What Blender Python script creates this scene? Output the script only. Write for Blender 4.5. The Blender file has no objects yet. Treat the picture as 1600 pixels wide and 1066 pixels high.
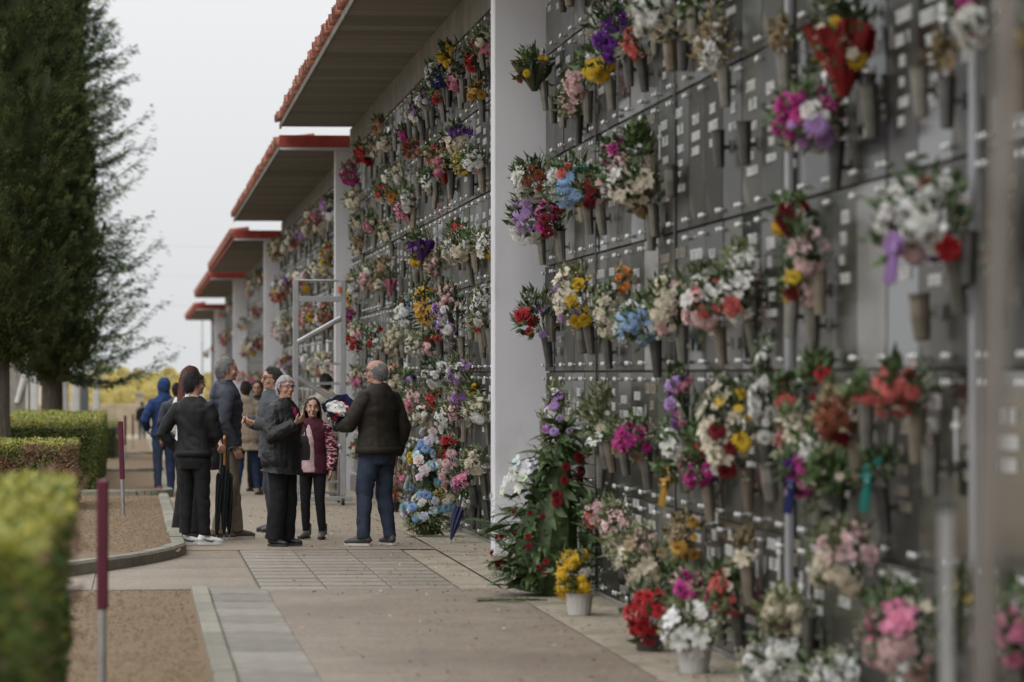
import bpy, bmesh, math, random
from mathutils import Vector, Matrix, Euler, noise
PI = math.pi
rnd = random.Random(11)
SC = bpy.context.scene
COL = SC.collection
# ------------------------------------------------------------------ camera
LENS = 130.0; FPX = 1600 * LENS / 36.0
CAMZ = 1.62
YAW = math.atan(585 / FPX); PITCH = math.atan(52 / FPX)
cam = bpy.data.cameras.new('camera'); cam.lens = LENS; cam.sensor_width = 36; cam.sensor_fit = 'HORIZONTAL'
cam.clip_start = 0.5; cam.clip_end = 3000
cam.dof.use_dof = True; cam.dof.focus_distance = 35.5; cam.dof.aperture_fstop = 2.6
cob = bpy.data.objects.new('camera', cam); COL.objects.link(cob)
cob.location = (0, 0, CAMZ); cob.rotation_euler = (PI / 2 + PITCH, 0, -YAW)
SC.camera = cob
RM = Euler((PI / 2 + PITCH, 0, -YAW)).to_matrix()
# ------------------------------------------------------------------ world: overcast day
w = bpy.data.worlds.new('World'); SC.world = w; w.use_nodes = True
nt = w.node_tree; nt.nodes.clear()
N = nt.nodes.new; L = nt.links.new
sky = N('ShaderNodeTexSky'); sky.sky_type = 'NISHITA'; sky.sun_disc = False
sky.sun_elevation = math.radians(50); sky.sun_rotation = math.radians(200); sky.dust_density = 4.0
bgs = N('ShaderNodeBackground'); bgs.inputs[1].default_value = 0.05
geo = N('ShaderNodeTexCoord'); sep = N('ShaderNodeSeparateXYZ'); L(geo.outputs['Generated'], sep.inputs[0])
mr = N('ShaderNodeMapRange'); mr.inputs[1].default_value = 0; mr.inputs[2].default_value = 1
mr.inputs[3].default_value = 0.79; mr.inputs[4].default_value = 2.5; L(sep.outputs[2], mr.inputs[0])   # CIE overcast: zenith brighter than the horizon
nz = N('ShaderNodeTexNoise'); nz.inputs['Scale'].default_value = 2.2; nz.inputs['Detail'].default_value = 4; L(geo.outputs['Generated'], nz.inputs['Vector'])
mr2 = N('ShaderNodeMapRange'); mr2.inputs[3].default_value = 0.94; mr2.inputs[4].default_value = 1.04; L(nz.outputs[0], mr2.inputs[0])
mul = N('ShaderNodeMath'); mul.operation = 'MULTIPLY'; L(mr.outputs[0], mul.inputs[0]); L(mr2.outputs[0], mul.inputs[1])
bgo = N('ShaderNodeBackground'); bgo.inputs[0].default_value = (0.965, 0.978, 1.0, 1); L(mul.outputs[0], bgo.inputs[1])
L(sky.outputs[0], bgs.inputs[0])
mixs = N('ShaderNodeMixShader'); mixs.inputs[0].default_value = 0.93; L(bgs.outputs[0], mixs.inputs[1]); L(bgo.outputs[0], mixs.inputs[2])
wo = N('ShaderNodeOutputWorld'); L(mixs.outputs[0], wo.inputs[0])
sun = bpy.data.lights.new('sun', 'SUN'); sun.energy = 0.9; sun.angle = math.radians(40); sun.color = (1, 0.97, 0.93)
so = bpy.data.objects.new('sun', sun); COL.objects.link(so); so.location = (-5, 0, 30)
so.rotation_euler = (math.radians(30), math.radians(-25), 0)
SC.view_settings.view_transform = 'Standard'; SC.view_settings.look = 'None'
SC.view_settings.exposure = 0.0; SC.view_settings.gamma = 1.0; SC.view_settings.use_curve_mapping = False
SC.cycles.use_denoising = True
SC.cycles.max_bounces = 6; SC.cycles.diffuse_bounces = 3; SC.cycles.glossy_bounces = 3; SC.cycles.transparent_max_bounces = 8
SC.cycles.caustics_reflective = False; SC.cycles.caustics_refractive = False
# ------------------------------------------------------------------ helpers
def gz(y):                       # the ground falls gently away beyond the first buttress
    return 0.0 if y < 36 else -(min(y, 260) - 36) * 0.0095
def ray(px, py):
    return RM @ Vector(((px - 800) / FPX, (533 - py) / FPX, -1))
def at_x(px, py, X):
    r = ray(px, py); t = X / r.x
    return Vector((X, r.y * t, CAMZ + r.z * t))
def at_y(px, py, Y):
    r = ray(px, py); t = Y / r.y
    return Vector((r.x * t, Y, CAMZ + r.z * t))
def on_ground(px, py):
    r = ray(px, py); z = 0.0
    for _ in range(30):
        t = (z - CAMZ) / r.z; z = gz(r.y * t)
    return Vector((r.x * t, r.y * t, z))
class MB:
    def __init__(s): s.v = []; s.f = []; s.m = []; s.c = []
    def add(s, vs, fs, m=0, c=None):
        b = len(s.v); s.v += [tuple(p) for p in vs]
        for f in fs: s.f.append(tuple(i + b for i in f)); s.m.append(m); s.c.append(c)
    def box(s, x0, x1, y0, y1, z0, z1, m=0, c=None):
        s.add([(x0,y0,z0),(x1,y0,z0),(x1,y1,z0),(x0,y1,z0),(x0,y0,z1),(x1,y0,z1),(x1,y1,z1),(x0,y1,z1)],
              [(0,3,2,1),(4,5,6,7),(0,1,5,4),(1,2,6,5),(2,3,7,6),(3,0,4,7)], m, c)
    def bbox(s, x0, x1, y0, y1, z0, z1, b=.004, m=0):      # box with bevelled edges
        bm = bmesh.new(); bmesh.ops.create_cube(bm, size=1)
        for v in bm.verts: v.co = Vector((x0 + (v.co.x + .5) * (x1 - x0), y0 + (v.co.y + .5) * (y1 - y0), z0 + (v.co.z + .5) * (z1 - z0)))
        bmesh.ops.bevel(bm, geom=list(bm.edges), offset=b, segments=1, affect='EDGES')
        bm.verts.ensure_lookup_table()
        s.add([v.co for v in bm.verts], [[v.index for v in f.verts] for f in bm.faces], m); bm.free()
    def tube(s, pts, rad, n=8, m=0, c=None, cap=True, up=None, close_top=True):
        pts = [Vector(p) for p in pts]
        if not isinstance(rad, (list, tuple)): rad = [rad] * len(pts)
        b = len(s.v); prev = Vector(up) if up else None
        for i, p in enumerate(pts):
            d = (pts[min(i + 1, len(pts) - 1)] - pts[max(i - 1, 0)])
            d = d.normalized() if d.length > 1e-9 else Vector((0, 0, 1))
            if prev is None: prev = Vector((0, 1, 0)) if abs(d.z) > .7 else Vector((0, 0, 1))
            u = (prev - d * prev.dot(d))
            u = u.normalized() if u.length > 1e-6 else d.orthogonal().normalized()
            wv = d.cross(u); prev = u
            r = rad[i]; ru, rw = r if isinstance(r, tuple) else (r, r)
            for k in range(n):
                a = 2 * PI * k / n
                s.v.append(tuple(p + u * (ru * math.cos(a)) + wv * (rw * math.sin(a))))
        for i in range(len(pts) - 1):
            for k in range(n):
                a, bb = b + i * n + k, b + i * n + (k + 1) % n
                s.f.append((a, bb, bb + n, a + n)); s.m.append(m); s.c.append(c)
        if cap:
            s.f.append(tuple(b + k for k in range(n))[::-1]); s.m.append(m); s.c.append(c)
            if close_top:
                e = b + (len(pts) - 1) * n
                s.f.append(tuple(e + k for k in range(n))); s.m.append(m); s.c.append(c)
    def ell(s, c, r, n=10, k=7, m=0, col=None, rot=None):
        c = Vector(c); b = len(s.v); vs = []
        for i in range(1, k):
            t = PI * i / k
            for j in range(n):
                a = 2 * PI * j / n
                p = Vector((r[0] * math.sin(t) * math.cos(a), r[1] * math.sin(t) * math.sin(a), r[2] * math.cos(t)))
                vs.append(p)
        vs.append(Vector((0, 0, r[2]))); vs.append(Vector((0, 0, -r[2])))
        if rot: vs = [rot @ p for p in vs]
        fs = []
        for i in range(k - 2):
            for j in range(n):
                fs.append((i*n+j, (i+1)*n+j, (i+1)*n+(j+1)%n, i*n+(j+1)%n))
        T = len(vs) - 2
        for j in range(n):
            fs.append((T, j, (j + 1) % n)); fs.append((T + 1, (k-2)*n + (j+1) % n, (k-2)*n + j))
        s.add([c + p for p in vs], fs, m, col)
    def blade(s, p, d, nrm, ln, wd, m=0, c=None, bend=0.25):   # a pointed leaf: 2 quads folded along its rib
        d = d.normalized(); t = d.cross(nrm)
        t = t.normalized() if t.length > 1e-6 else d.orthogonal().normalized()
        n2 = t.cross(d)
        q = p + d * ln * .5 + n2 * (ln * bend * .5); e = p + d * ln - n2 * (ln * bend * .3)
        s.add([p, q + t * wd * .5 - n2*wd*.12, e, q - t * wd * .5 - n2*wd*.12, q], [(0, 4, 2, 1), (0, 3, 2, 4)], m, c)
    def mesh(s, name, smooth=False, colattr=False):
        me = bpy.data.meshes.new(name); me.from_pydata(s.v, [], s.f)
        if any(s.m): me.polygons.foreach_set('material_index', s.m)
        if smooth: me.polygons.foreach_set('use_smooth', [True] * len(s.f))
        if colattr:
            ca = me.color_attributes.new('Col', 'FLOAT_COLOR', 'CORNER'); buf = []
            for f, c in zip(s.f, s.c):
                c = c or (1, 1, 1); buf += [c[0], c[1], c[2], 1.0] * len(f)
            ca.data.foreach_set('color', buf)
        me.update(); return me
def obj(name, me, mats, parent=None, loc=None, rot=None, scale=None, color=None):
    o = bpy.data.objects.new(name, me); COL.objects.link(o)
    if me is not None and len(me.materials) == 0:
        for m in (mats if isinstance(mats, (list, tuple)) else [mats]): me.materials.append(m)
    if parent: o.parent = parent
    if loc is not None: o.location = loc
    if rot is not None: o.rotation_euler = rot
    if scale is not None: o.scale = scale if hasattr(scale, '__len__') else (scale,) * 3
    if color is not None: o.color = (color[0], color[1], color[2], 1)
    return o
def tag(o, label, cat, group=None):
    o['label'] = label; o['category'] = cat
    if group: o['group'] = group
    return o
def thing(name, label, cat, loc=(0, 0, 0), rz=0, group=None):
    o = bpy.data.objects.new(name, None); COL.objects.link(o); o.empty_display_size = .1
    o.location = loc; o.rotation_euler = (0, 0, rz); return tag(o, label, cat, group)
def struct(o): o['kind'] = 'structure'; return o
def stuff(o): o['kind'] = 'stuff'; return o
# ------------------------------------------------------------------ materials
def rough_random(m, lo, hi):
    t = m.node_tree; oi = t.nodes.new('ShaderNodeObjectInfo'); r = t.nodes.new('ShaderNodeMapRange'); f = t.nodes.new('ShaderNodeMath'); f.operation = 'MULTIPLY'; f.inputs[1].default_value = 7.31
    g = t.nodes.new('ShaderNodeMath'); g.operation = 'FRACT'; t.links.new(oi.outputs['Random'], f.inputs[0]); t.links.new(f.outputs[0], g.inputs[0]); t.links.new(g.outputs[0], r.inputs[0])
    r.inputs[3].default_value = lo; r.inputs[4].default_value = hi; t.links.new(r.outputs[0], t.nodes['Principled BSDF'].inputs['Roughness'])
def mat(name, col, rough=.7, metal=0, var=.15, scale=8, bump=0, bscale=40, col2=None, spec=.5, objcol=False, attr=False, objrand=0, detail=5, transl=0, stretch=None, wear=None):
    m = bpy.data.materials.new(name); m.use_nodes = True
    t = m.node_tree; nd = t.nodes; lk = t.links.new; b = nd['Principled BSDF']
    b.inputs['Roughness'].default_value = rough; b.inputs['Metallic'].default_value = metal
    b.inputs['Specular IOR Level'].default_value = spec
    tc = nd.new('ShaderNodeTexCoord'); vec = tc.outputs['Object']
    if stretch:
        mp = nd.new('ShaderNodeMapping'); mp.inputs['Scale'].default_value = stretch; lk(vec, mp.inputs[0]); vec = mp.outputs[0]
    nz = nd.new('ShaderNodeTexNoise'); nz.inputs['Scale'].default_value = scale; nz.inputs['Detail'].default_value = detail
    lk(vec, nz.inputs['Vector'])
    mix = nd.new('ShaderNodeMix'); mix.data_type = 'RGBA'
    rmp = nd.new('ShaderNodeMapRange'); rmp.inputs[1].default_value = .3; rmp.inputs[2].default_value = .7; lk(nz.outputs[0], rmp.inputs[0])
    lk(rmp.outputs[0], mix.inputs[0])
    out = mix.outputs[2]
    if objcol or attr:
        if objcol:
            src = nd.new('ShaderNodeObjectInfo').outputs['Color']
        else:
            a = nd.new('ShaderNodeAttribute'); a.attribute_name = 'Col'; src = a.outputs['Color']
        hs = nd.new('ShaderNodeHueSaturation'); hs.inputs['Value'].default_value = 1 - var * 1.6; hs.inputs['Saturation'].default_value = .92
        lk(src, hs.inputs['Color']); lk(hs.outputs[0], mix.inputs[6]); lk(src, mix.inputs[7])
    else:
        c2 = col2 or tuple(min(1, c * (1 + var)) for c in col)
        c1 = col if col2 else tuple(c * (1 - var) for c in col)
        mix.inputs[6].default_value = (*c1, 1); mix.inputs[7].default_value = (*c2, 1)
    for wear in (wear if isinstance(wear, list) else [wear] if wear else []):     # blotches of another colour with a shape of their own
        wn = nd.new('ShaderNodeTexNoise'); wn.inputs['Scale'].default_value = wear[1]; wn.inputs['Detail'].default_value = 7; lk(vec, wn.inputs['Vector'])
        wr = nd.new('ShaderNodeMapRange'); wr.inputs[1].default_value = wear[2]; wr.inputs[2].default_value = wear[2] + .14; wr.inputs[4].default_value = wear[3]; lk(wn.outputs[0], wr.inputs[0])
        wm = nd.new('ShaderNodeMix'); wm.data_type = 'RGBA'; lk(wr.outputs[0], wm.inputs[0]); lk(out, wm.inputs[6]); wm.inputs[7].default_value = (*wear[0], 1); out = wm.outputs[2]
    if objrand:
        oi = nd.new('ShaderNodeObjectInfo'); mm = nd.new('ShaderNodeMapRange'); mm.inputs[3].default_value = 1 - objrand; mm.inputs[4].default_value = 1 + objrand
        lk(oi.outputs['Random'], mm.inputs[0]); h2 = nd.new('ShaderNodeHueSaturation'); lk(mm.outputs[0], h2.inputs['Value']); lk(out, h2.inputs['Color']); out = h2.outputs[0]
    lk(out, b.inputs['Base Color'])
    if bump:
        n2 = nd.new('ShaderNodeTexNoise'); n2.inputs['Scale'].default_value = bscale; n2.inputs['Detail'].default_value = 6; lk(vec, n2.inputs['Vector'])
        bp = nd.new('ShaderNodeBump'); bp.inputs['Strength'].default_value = bump; bp.inputs['Distance'].default_value = .02
        lk(n2.outputs[0], bp.inputs['Height']); lk(bp.outputs[0], b.inputs['Normal'])
    if transl:
        tr = nd.new('ShaderNodeBsdfTranslucent'); lk(out, tr.inputs[0]); ms = nd.new('ShaderNodeMixShader'); ms.inputs[0].default_value = transl
        lk(b.outputs[0], ms.inputs[1]); lk(tr.outputs[0], ms.inputs[2]); lk(ms.outputs[0], nd['Material Output'].inputs[0])
    return m
M = {}
M['path'] = mat('path_concrete', (.12,.088,.058), .5, var=.2, scale=30, bump=.7, bscale=100, col2=(.345,.268,.19), detail=10, wear=[((.29,.24,.18), .8, .48, .5), ((.105,.075,.048), .55, .50, .5), ((.15,.122,.092), 5, .47, .5), ((.34,.29,.24), 9, .58, .5), ((.09,.07,.05), 16, .64, .75)])
M['pathfar'] = mat('path_tarmac', (.17,.135,.095), .75, scale=30, detail=9, bump=.5, bscale=100, col2=(.35,.29,.215), wear=((.14,.105,.08), 5, .58, .6))
M['apron'] = mat('apron_concrete', (.22,.185,.135), .8, scale=12, bump=.4, bscale=60, detail=9, col2=(.37,.32,.245), wear=((.15,.135,.08), 1.6, .50, .65))
M['slab'] = mat('paving_slab', (.145,.128,.102), .65, scale=7, bump=.35, bscale=60, col2=(.235,.212,.175), objrand=.25, wear=((.17,.17,.12), 3, .58, .5))
M['kerb'] = mat('kerb_stone', (.155,.145,.112), .8, scale=6, bump=.35, bscale=50, col2=(.25,.23,.185), objrand=.2, wear=((.14,.16,.08), 5, .56, .55))
M['moss'] = mat('mossy_joint', (.055,.05,.035), .95, scale=9, col2=(.11,.10,.065), bump=.3)
M['paver'] = mat('grey_paver', (.17,.142,.112), .55, scale=8, bump=.3, bscale=50, col2=(.275,.235,.19), objrand=.12, wear=((.17,.17,.10), 3, .58, .5))
M['gravel'] = mat('gravel', (.12,.078,.040), .95, scale=100, bump=1.0, bscale=120, col2=(.30,.215,.13), detail=8)
M['stone'] = mat('gravel_stone', (.25,.18,.112), .9, var=.3, scale=60, objrand=.3)
M['earth'] = mat('earth', (.19,.15,.10), .95, scale=.6, bump=.5, bscale=8, col2=(.30,.25,.17))
M['white'] = mat('white_paint', (.585,.585,.615), .75, scale=3, bump=.07, bscale=45, col2=(.67,.67,.70), stretch=(1,1,.45), wear=((.47,.46,.44), 2.6, .56, .6))
M['concrete'] = mat('beam_concrete', (.12,.115,.10), .85, scale=2.5, bump=.25, bscale=30, col2=(.20,.192,.175), wear=((.12,.11,.10), 3, .58, .5))
M['soffit'] = mat('soffit_concrete', (.145,.138,.128), .85, scale=2, bump=.3, bscale=30, col2=(.215,.208,.195), objrand=.22, stretch=(1,4,1), wear=((.10,.085,.065), 2, .60, .5))
M['red'] = mat('red_paint', (.32,.045,.035), .7, scale=7, bump=.2, col2=(.44,.075,.055), wear=((.30,.09,.06), 6, .58, .5))
M['tile'] = mat('terracotta', (.20,.05,.032), .9, scale=10, bump=.3, col2=(.34,.105,.06), objrand=.35, wear=((.23,.19,.14), 7, .50, .75))
M['granite'] = mat('granite', (.015,.016,.011), .33, scale=38, col2=(.048,.049,.038), objrand=.75, wear=[((.085,.082,.066), 6, .56, .5), ((.012,.011,.008), 1.6, .52, .6)], spec=.22)
M['granite2'] = mat('granite_matt', (.024,.024,.019), .5, scale=38, col2=(.062,.061,.050), objrand=.75, wear=[((.15,.145,.12), 5, .55, .5), ((.02,.019,.014), 1.8, .52, .6)], spec=.2)
rough_random(M['granite'], .18, .6); rough_random(M['granite2'], .3, .75)
M['polished'] = mat('granite_polished', (.016,.017,.014), .1, scale=50, col2=(.04,.042,.036), objrand=.5, spec=.5); rough_random(M['polished'], .05, .22)
M['marble'] = mat('pale_marble', (.11,.108,.10), .3, scale=4, col2=(.18,.176,.165), objrand=.3)
M['letterdark'] = mat('letter_bronze', (.30,.27,.21), .45, metal=.4, var=.15, scale=30)
M['steel'] = mat('brushed_steel', (.50,.49,.46), .38, metal=.85, var=.15, scale=12, bump=.05)
M['letter'] = mat('letter_metal', (.72,.72,.70), .38, metal=.35, var=.1, scale=30)
M['stripgrey'] = mat('grey_strip', (.27,.275,.29), .5, metal=.3, var=.12, scale=6)
M['vase_steel'] = mat('vase_steel', (.16,.155,.135), .4, metal=.55, var=.2, scale=14, objrand=.35)
M['vase_tan'] = mat('vase_tan', (.19,.16,.12), .5, metal=.3, var=.2, scale=14, objrand=.3)
M['vase_dark'] = mat('vase_dark', (.075,.075,.07), .45, metal=.4, var=.25, scale=14, objrand=.3)
M['bronze'] = mat('vase_bronze', (.24,.15,.055), .4, metal=.7, var=.25, scale=14, objrand=.2)
M['pot'] = mat('plastic_pot', (.52,.51,.48), .5, var=.08)
M['potdark'] = mat('dark_pot', (.05,.045,.04), .6, var=.15)
M['petal'] = mat('petal', (1,1,1), .65, objcol=True, var=.13, scale=.9, transl=.22, spec=.25)
M['petalA'] = mat('petal_mixed', (1,1,1), .65, attr=True, var=.13, scale=16, transl=.22, spec=.25)
M['leaf'] = mat('bouquet_leaf', (.030,.058,.018), .55, scale=20, col2=(.105,.16,.052), transl=.12, objrand=.35)
M['leafpale'] = mat('bouquet_leaf_pale', (.10,.13,.05), .6, scale=18, col2=(.19,.21,.10), transl=.15, objrand=.3)
M['leafdry'] = mat('bouquet_leaf_dry', (.12,.09,.04), .7, scale=18, col2=(.24,.19,.10), objrand=.3)
M['wrap'] = mat('wrapping_paper', (1,1,1), .35, objcol=True, var=.18, scale=9, transl=.25)
M['cypress'] = mat('cypress_leaf', (.016,.029,.010), .8, scale=2.6, col2=(.092,.112,.038), transl=.08, spec=.2, wear=((.10,.07,.03), 2.2, .66, .5))
M['cedar'] = mat('cedar_leaf', (.06,.098,.052), .75, scale=2.0, col2=(.19,.25,.13), transl=.12, spec=.25)
M['bark'] = mat('bark', (.045,.036,.028), .95, scale=12, bump=.8, bscale=25, col2=(.10,.085,.065), stretch=(3,3,.5))
M['hedge'] = mat('hedge_leaf', (.035,.070,.010), .5, scale=5, col2=(.13,.18,.025), transl=.15)
M['hedgetop'] = mat('hedge_young_leaf', (.20,.22,.026), .5, scale=4, col2=(.42,.38,.065), transl=.2)
M['hedgebrown'] = mat('hedge_brown_leaf', (.13,.065,.04), .7, scale=6, col2=(.27,.155,.095))
M['twig'] = mat('twig', (.030,.026,.016), .9, var=.3, scale=8)
M['yellow'] = mat('autumn_leaf', (.50,.42,.11), .7, scale=.8, col2=(.70,.60,.24), transl=.2, wear=((.34,.38,.14), .5, .52, .8))
M['maroon'] = mat('maroon_paint', (.085,.006,.022), .45, var=.12, scale=9)
M['galv'] = mat('galvanised', (.33,.33,.33), .45, metal=.6, var=.15, scale=9)
M['alu'] = mat('aluminium', (.38,.38,.385), .42, metal=.55, var=.1, scale=9)
M['rubber'] = mat('rubber', (.03,.03,.03), .7, var=.2)
M['tomb'] = mat('tomb_stone', (.21,.195,.165), .85, scale=4, bump=.3, col2=(.31,.29,.25), wear=((.13,.12,.10), 5, .57, .6))
M['tombwhite'] = mat('white_stone', (.50,.50,.48), .6, scale=4, col2=(.62,.62,.60))
M['tombdark'] = mat('dark_stone', (.11,.115,.125), .45, scale=30, col2=(.17,.175,.185))
M['fieldwall'] = mat('rubble_wall', (.26,.205,.14), .9, scale=1.5, bump=.6, bscale=4, col2=(.40,.33,.24))
# ------------------------------------------------------------------ ground
WX = 3.36                                        # plane of the niche fronts
def strip_mesh(name, x0, x1, y0, y1, dz, step=4.0):
    b = MB(); ys = [y0]
    while ys[-1] < y1 - 1e-6: ys.append(min(y1, ys[-1] + step))
    vs = []
    for y in ys: vs += [(x0, y, gz(y) + dz), (x1, y, gz(y) + dz)]
    b.add(vs, [(2*i, 2*i+1, 2*i+3, 2*i+2) for i in range(len(ys) - 1)])
    return b.mesh(name)
b = MB(); ys = [-30, 36, 80, 140, 200, 260, 1500]; xs = [-900, -40, 40, 900]
b.add([(x, y, gz(y) - .03) for y in ys for x in xs], [(j*4+i, j*4+i+1, j*4+i+5, j*4+i+4) for j in range(len(ys)-1) for i in range(3)])
struct(obj('ground', b.mesh('ground'), M['earth']))
KX = on_ground(340, 1060).x                      # right edge of the gravel bed
KX = .40
P0, P1 = 27.9, 34.2                              # the paved crossing
path = struct(obj('path', strip_mesh('path', KX, 2.75, 4, P0, 0), M['path']))
struct(obj('far_path', strip_mesh('far_path', KX, 2.75, P1, 215, 0), M['pathfar']))
struct(obj('wall_apron', strip_mesh('wall_apron', 2.75, WX + .3, 4, 215, .004), M['apron']))
cross = struct(obj('crossing', strip_mesh('crossing', -14, 2.75, P0, P1, -.0085), M['apron']))
obj('paver_bedding', strip_mesh('paver_bedding', .92, 2.44, P0 + .002, P1 - .002, -.0045), M['moss'], cross)
# crossing pavers
pv = MB(); pv.bbox(-.243, .243, -.205, .205, -.03, .0, .004); pvm = pv.mesh('paver')
y = P0 + .2
row = 0
while y < P1 - .15:
    for i in range(4):
        x = .93 + .25 + i * .497
        if x < 2.75 - .2: obj('paver', pvm, M['paver'], cross, (x, y, rnd.uniform(-.001, .001)))
    y += .53; row += 1
pw = MB(); pw.bbox(-.62, .62, -.75, .75, -.03, .003, .004); pwm = pw.mesh('slab_large')
for k, yy in enumerate((P0 + .8, P0 + 2.33, P0 + 3.86, P0 + 5.39)):
    for xx in (.29, -.96, -2.21, -3.46): obj('paving_slab', pwm, M['path'], cross, (xx, yy, rnd.uniform(-.002, .001)))
# strip of slabs and flat kerb beside the near bed
sl = MB(); sl.bbox(-.215, .215, -.39, .39, -.05, .012, .007); slm = sl.mesh('slab')
kb = MB(); kb.bbox(-.06, .06, -.49, .49, -.08, .03, .008); kbm = kb.mesh('kerb')
y = P0 - .42
while y > 9:
    obj('paving_slab', slm, M['slab'], path, (KX + .13 + .22, y, rnd.uniform(-.003, .003)), (rnd.gauss(0, .004), rnd.gauss(0, .004), rnd.gauss(0, .004)))
    y -= .79
nb = struct(obj('gravel_bed', strip_mesh('gravel_bed', -4.2, KX, 4, P0 - .05, -.004), M['gravel']))
y = P0 - .55
while y > 9:
    obj('kerb_stone', kbm, M['kerb'], nb, (KX + .065, y, rnd.uniform(-.004, .003)), (0, 0, rnd.gauss(0, .004))); y -= .99
# raised beds beyond the crossing: rounded front corners
def bed(y0, y1, sweep=False):
    if sweep:                                              # its front kerb sweeps diagonally towards the path
        P = [on_ground(*q) for q in ((294, 846), (295, 857), (291, 867), (272, 874), (240, 881), (200, 888), (160, 894), (120, 900), (80, 906), (30, 913))]
        P = [Vector((p.x, p.y, 0)) for p in P]; P[0].x = P[1].x = KX + .03
        bm_ = MB(); Q = [p + Vector((-.02, .08, .075)) for p in P]
        bm_.add(Q + [Vector((q.x, y1, .075 + gz(y1))) for q in Q], [(i + 1, i, len(Q) + i, len(Q) + i + 1) for i in range(len(Q) - 1)])
        o = struct(obj('gravel_bed', bm_.mesh('gravel_bed_swept'), M['gravel']))
    else: o = struct(obj('gravel_bed', strip_mesh('gravel_bed_far', -6, KX - .02, y0 + .12, y1, .075), M['gravel']))
    h = .11
    k2 = MB(); k2.bbox(-.07, .07, -.49, .49, -.1, 0, .02); km = k2.mesh('kerb_raised')
    y = y0 + .45 + .5 if not sweep else P[0].y + .5
    while y < y1 - .3:
        obj('kerb_stone', km, M['kerb'], o, (KX + (-.04 if sweep else .05), y, gz(y) + h + rnd.uniform(-.006, .006)), (0, 0, rnd.gauss(0, .006))); y += 1.0
    if sweep:
        for A, B in zip(P, P[1:]):
            d = (B - A); L_ = d.length; d.normalize(); nn = Vector((-d.y, d.x, 0)); nn = nn if nn.y > .35 or (abs(nn.y) <= .35 and nn.x < 0) else -nn; nn = nn * .13
            n_ = max(1, round(L_ / .9))
            for j in range(n_):
                a_, b_ = A + d * (L_ * j / n_ + .006), A + d * (L_ * (j + 1) / n_ - .006); c = MB(); up = Vector((0, 0, h + rnd.uniform(-.006, .006))); dn = Vector((0, 0, -.08)); ch = nn * .12
                c.add([a_+dn, b_+dn, b_+nn+dn, a_+nn+dn, a_+up*.8, b_+up*.8, b_+nn+up, a_+nn+up, a_+ch+up, b_+ch+up], [(0,1,5,4),(4,5,9,8),(8,9,6,7),(2,3,7,6),(1,2,6,9,5),(3,0,4,8,7)])
                obj('kerb_stone', c.mesh('kerb_stone'), M['kerb'], o)
        return o
    c = MB(); pts = []
    for i in range(9):                                     # corner stone swept round a quarter circle
        a = PI / 2 * i / 8; pts.append((KX + .05 - .45 + .45 * math.cos(a), y0 + .45 - .45 * math.sin(a)))
    for i in range(8):
        (xa, ya), (xb, yb) = pts[i], pts[i+1]
        d = Vector((xb-xa, yb-ya, 0)).normalized(); n_ = Vector((-d.y, d.x, 0)) * .07
        A, B = Vector((xa, ya, 0)), Vector((xb, yb, 0)); z0, z1 = gz(y0) - .08, gz(y0) + h
        c.add([A-n_+Vector((0,0,z0)), B-n_+Vector((0,0,z0)), B+n_+Vector((0,0,z0)), A+n_+Vector((0,0,z0)),
               A-n_+Vector((0,0,z1)), B-n_+Vector((0,0,z1)), B+n_+Vector((0,0,z1)), A+n_+Vector((0,0,z1))],
              [(4,5,6,7),(0,1,5,4),(2,3,7,6),(1,2,6,5),(3,0,4,7)])
    obj('corner_stone', c.mesh('corner_stone'), M['kerb'], o)
    x = KX + .05 - .45 - .5
    while x > -5:
        obj('kerb_stone', km, M['kerb'], o, (x, y0, gz(y0) + h + rnd.uniform(-.006, .006)), (0, 0, PI/2)); x -= 1.0
    return o
bed2 = bed(32.2, 52.0, True); bed(54.0, 72.0); bed(74, 100); bed(103, 150)
# loose gravel stones on the beds
g = MB()
for i in range(16000):
    y = 17 + 35 * rnd.random() ** 1.3; x = rnd.uniform(-1.6, KX - .03)
    if 27.8 < y < 32.5: continue
    z = (.075 if y > 32 else 0) + gz(y); r = rnd.uniform(.008, .02)
    t = [Vector((rnd.gauss(0,1), rnd.gauss(0,1), abs(rnd.gauss(0,.6))+.2)).normalized()*r for _ in range(4)]
    g.add([(x-r,y-r*.6,z-.005),(x+r,y-r*.7,z-.005),(x+.2*r,y+r,z-.005),(x+t[0].x*.5,y+t[0].y*.5,z+r*.8)], [(0,1,3),(1,2,3),(2,0,3)])
tag(stuff(obj('gravel', g.mesh('gravel'), M['stone'])), 'tan gravel scattered over the planting beds', 'gravel')
# fallen petals and leaves on the path
g = MB()
for i in range(1000):
    y = 18 + 30 * rnd.random(); x = KX + .6 + (WX - KX - .75) * rnd.random() ** .55; r = rnd.uniform(.007, .022); pc = rnd.choice(((.2,.15,.08),(.2,.15,.08),(.14,.10,.05),(.5,.3,.3),(.6,.58,.52),(.35,.05,.06)))
    a = rnd.random() * 6.28; z = gz(y) + .02
    g.add([(x+r*math.cos(a+k*1.57)*(1 if k%2 else .6), y+r*1.3*math.sin(a+k*1.57)*(1 if k%2 else .6), z+rnd.uniform(-.004,.012)) for k in range(4)], [(0,1,2,3)], 0, pc)
tag(stuff(obj('fallen_petals', g.mesh('fallen_petals', colattr=True), M['petalA'])), 'loose petals and dry leaf scraps fallen on the path', 'petals')
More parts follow.
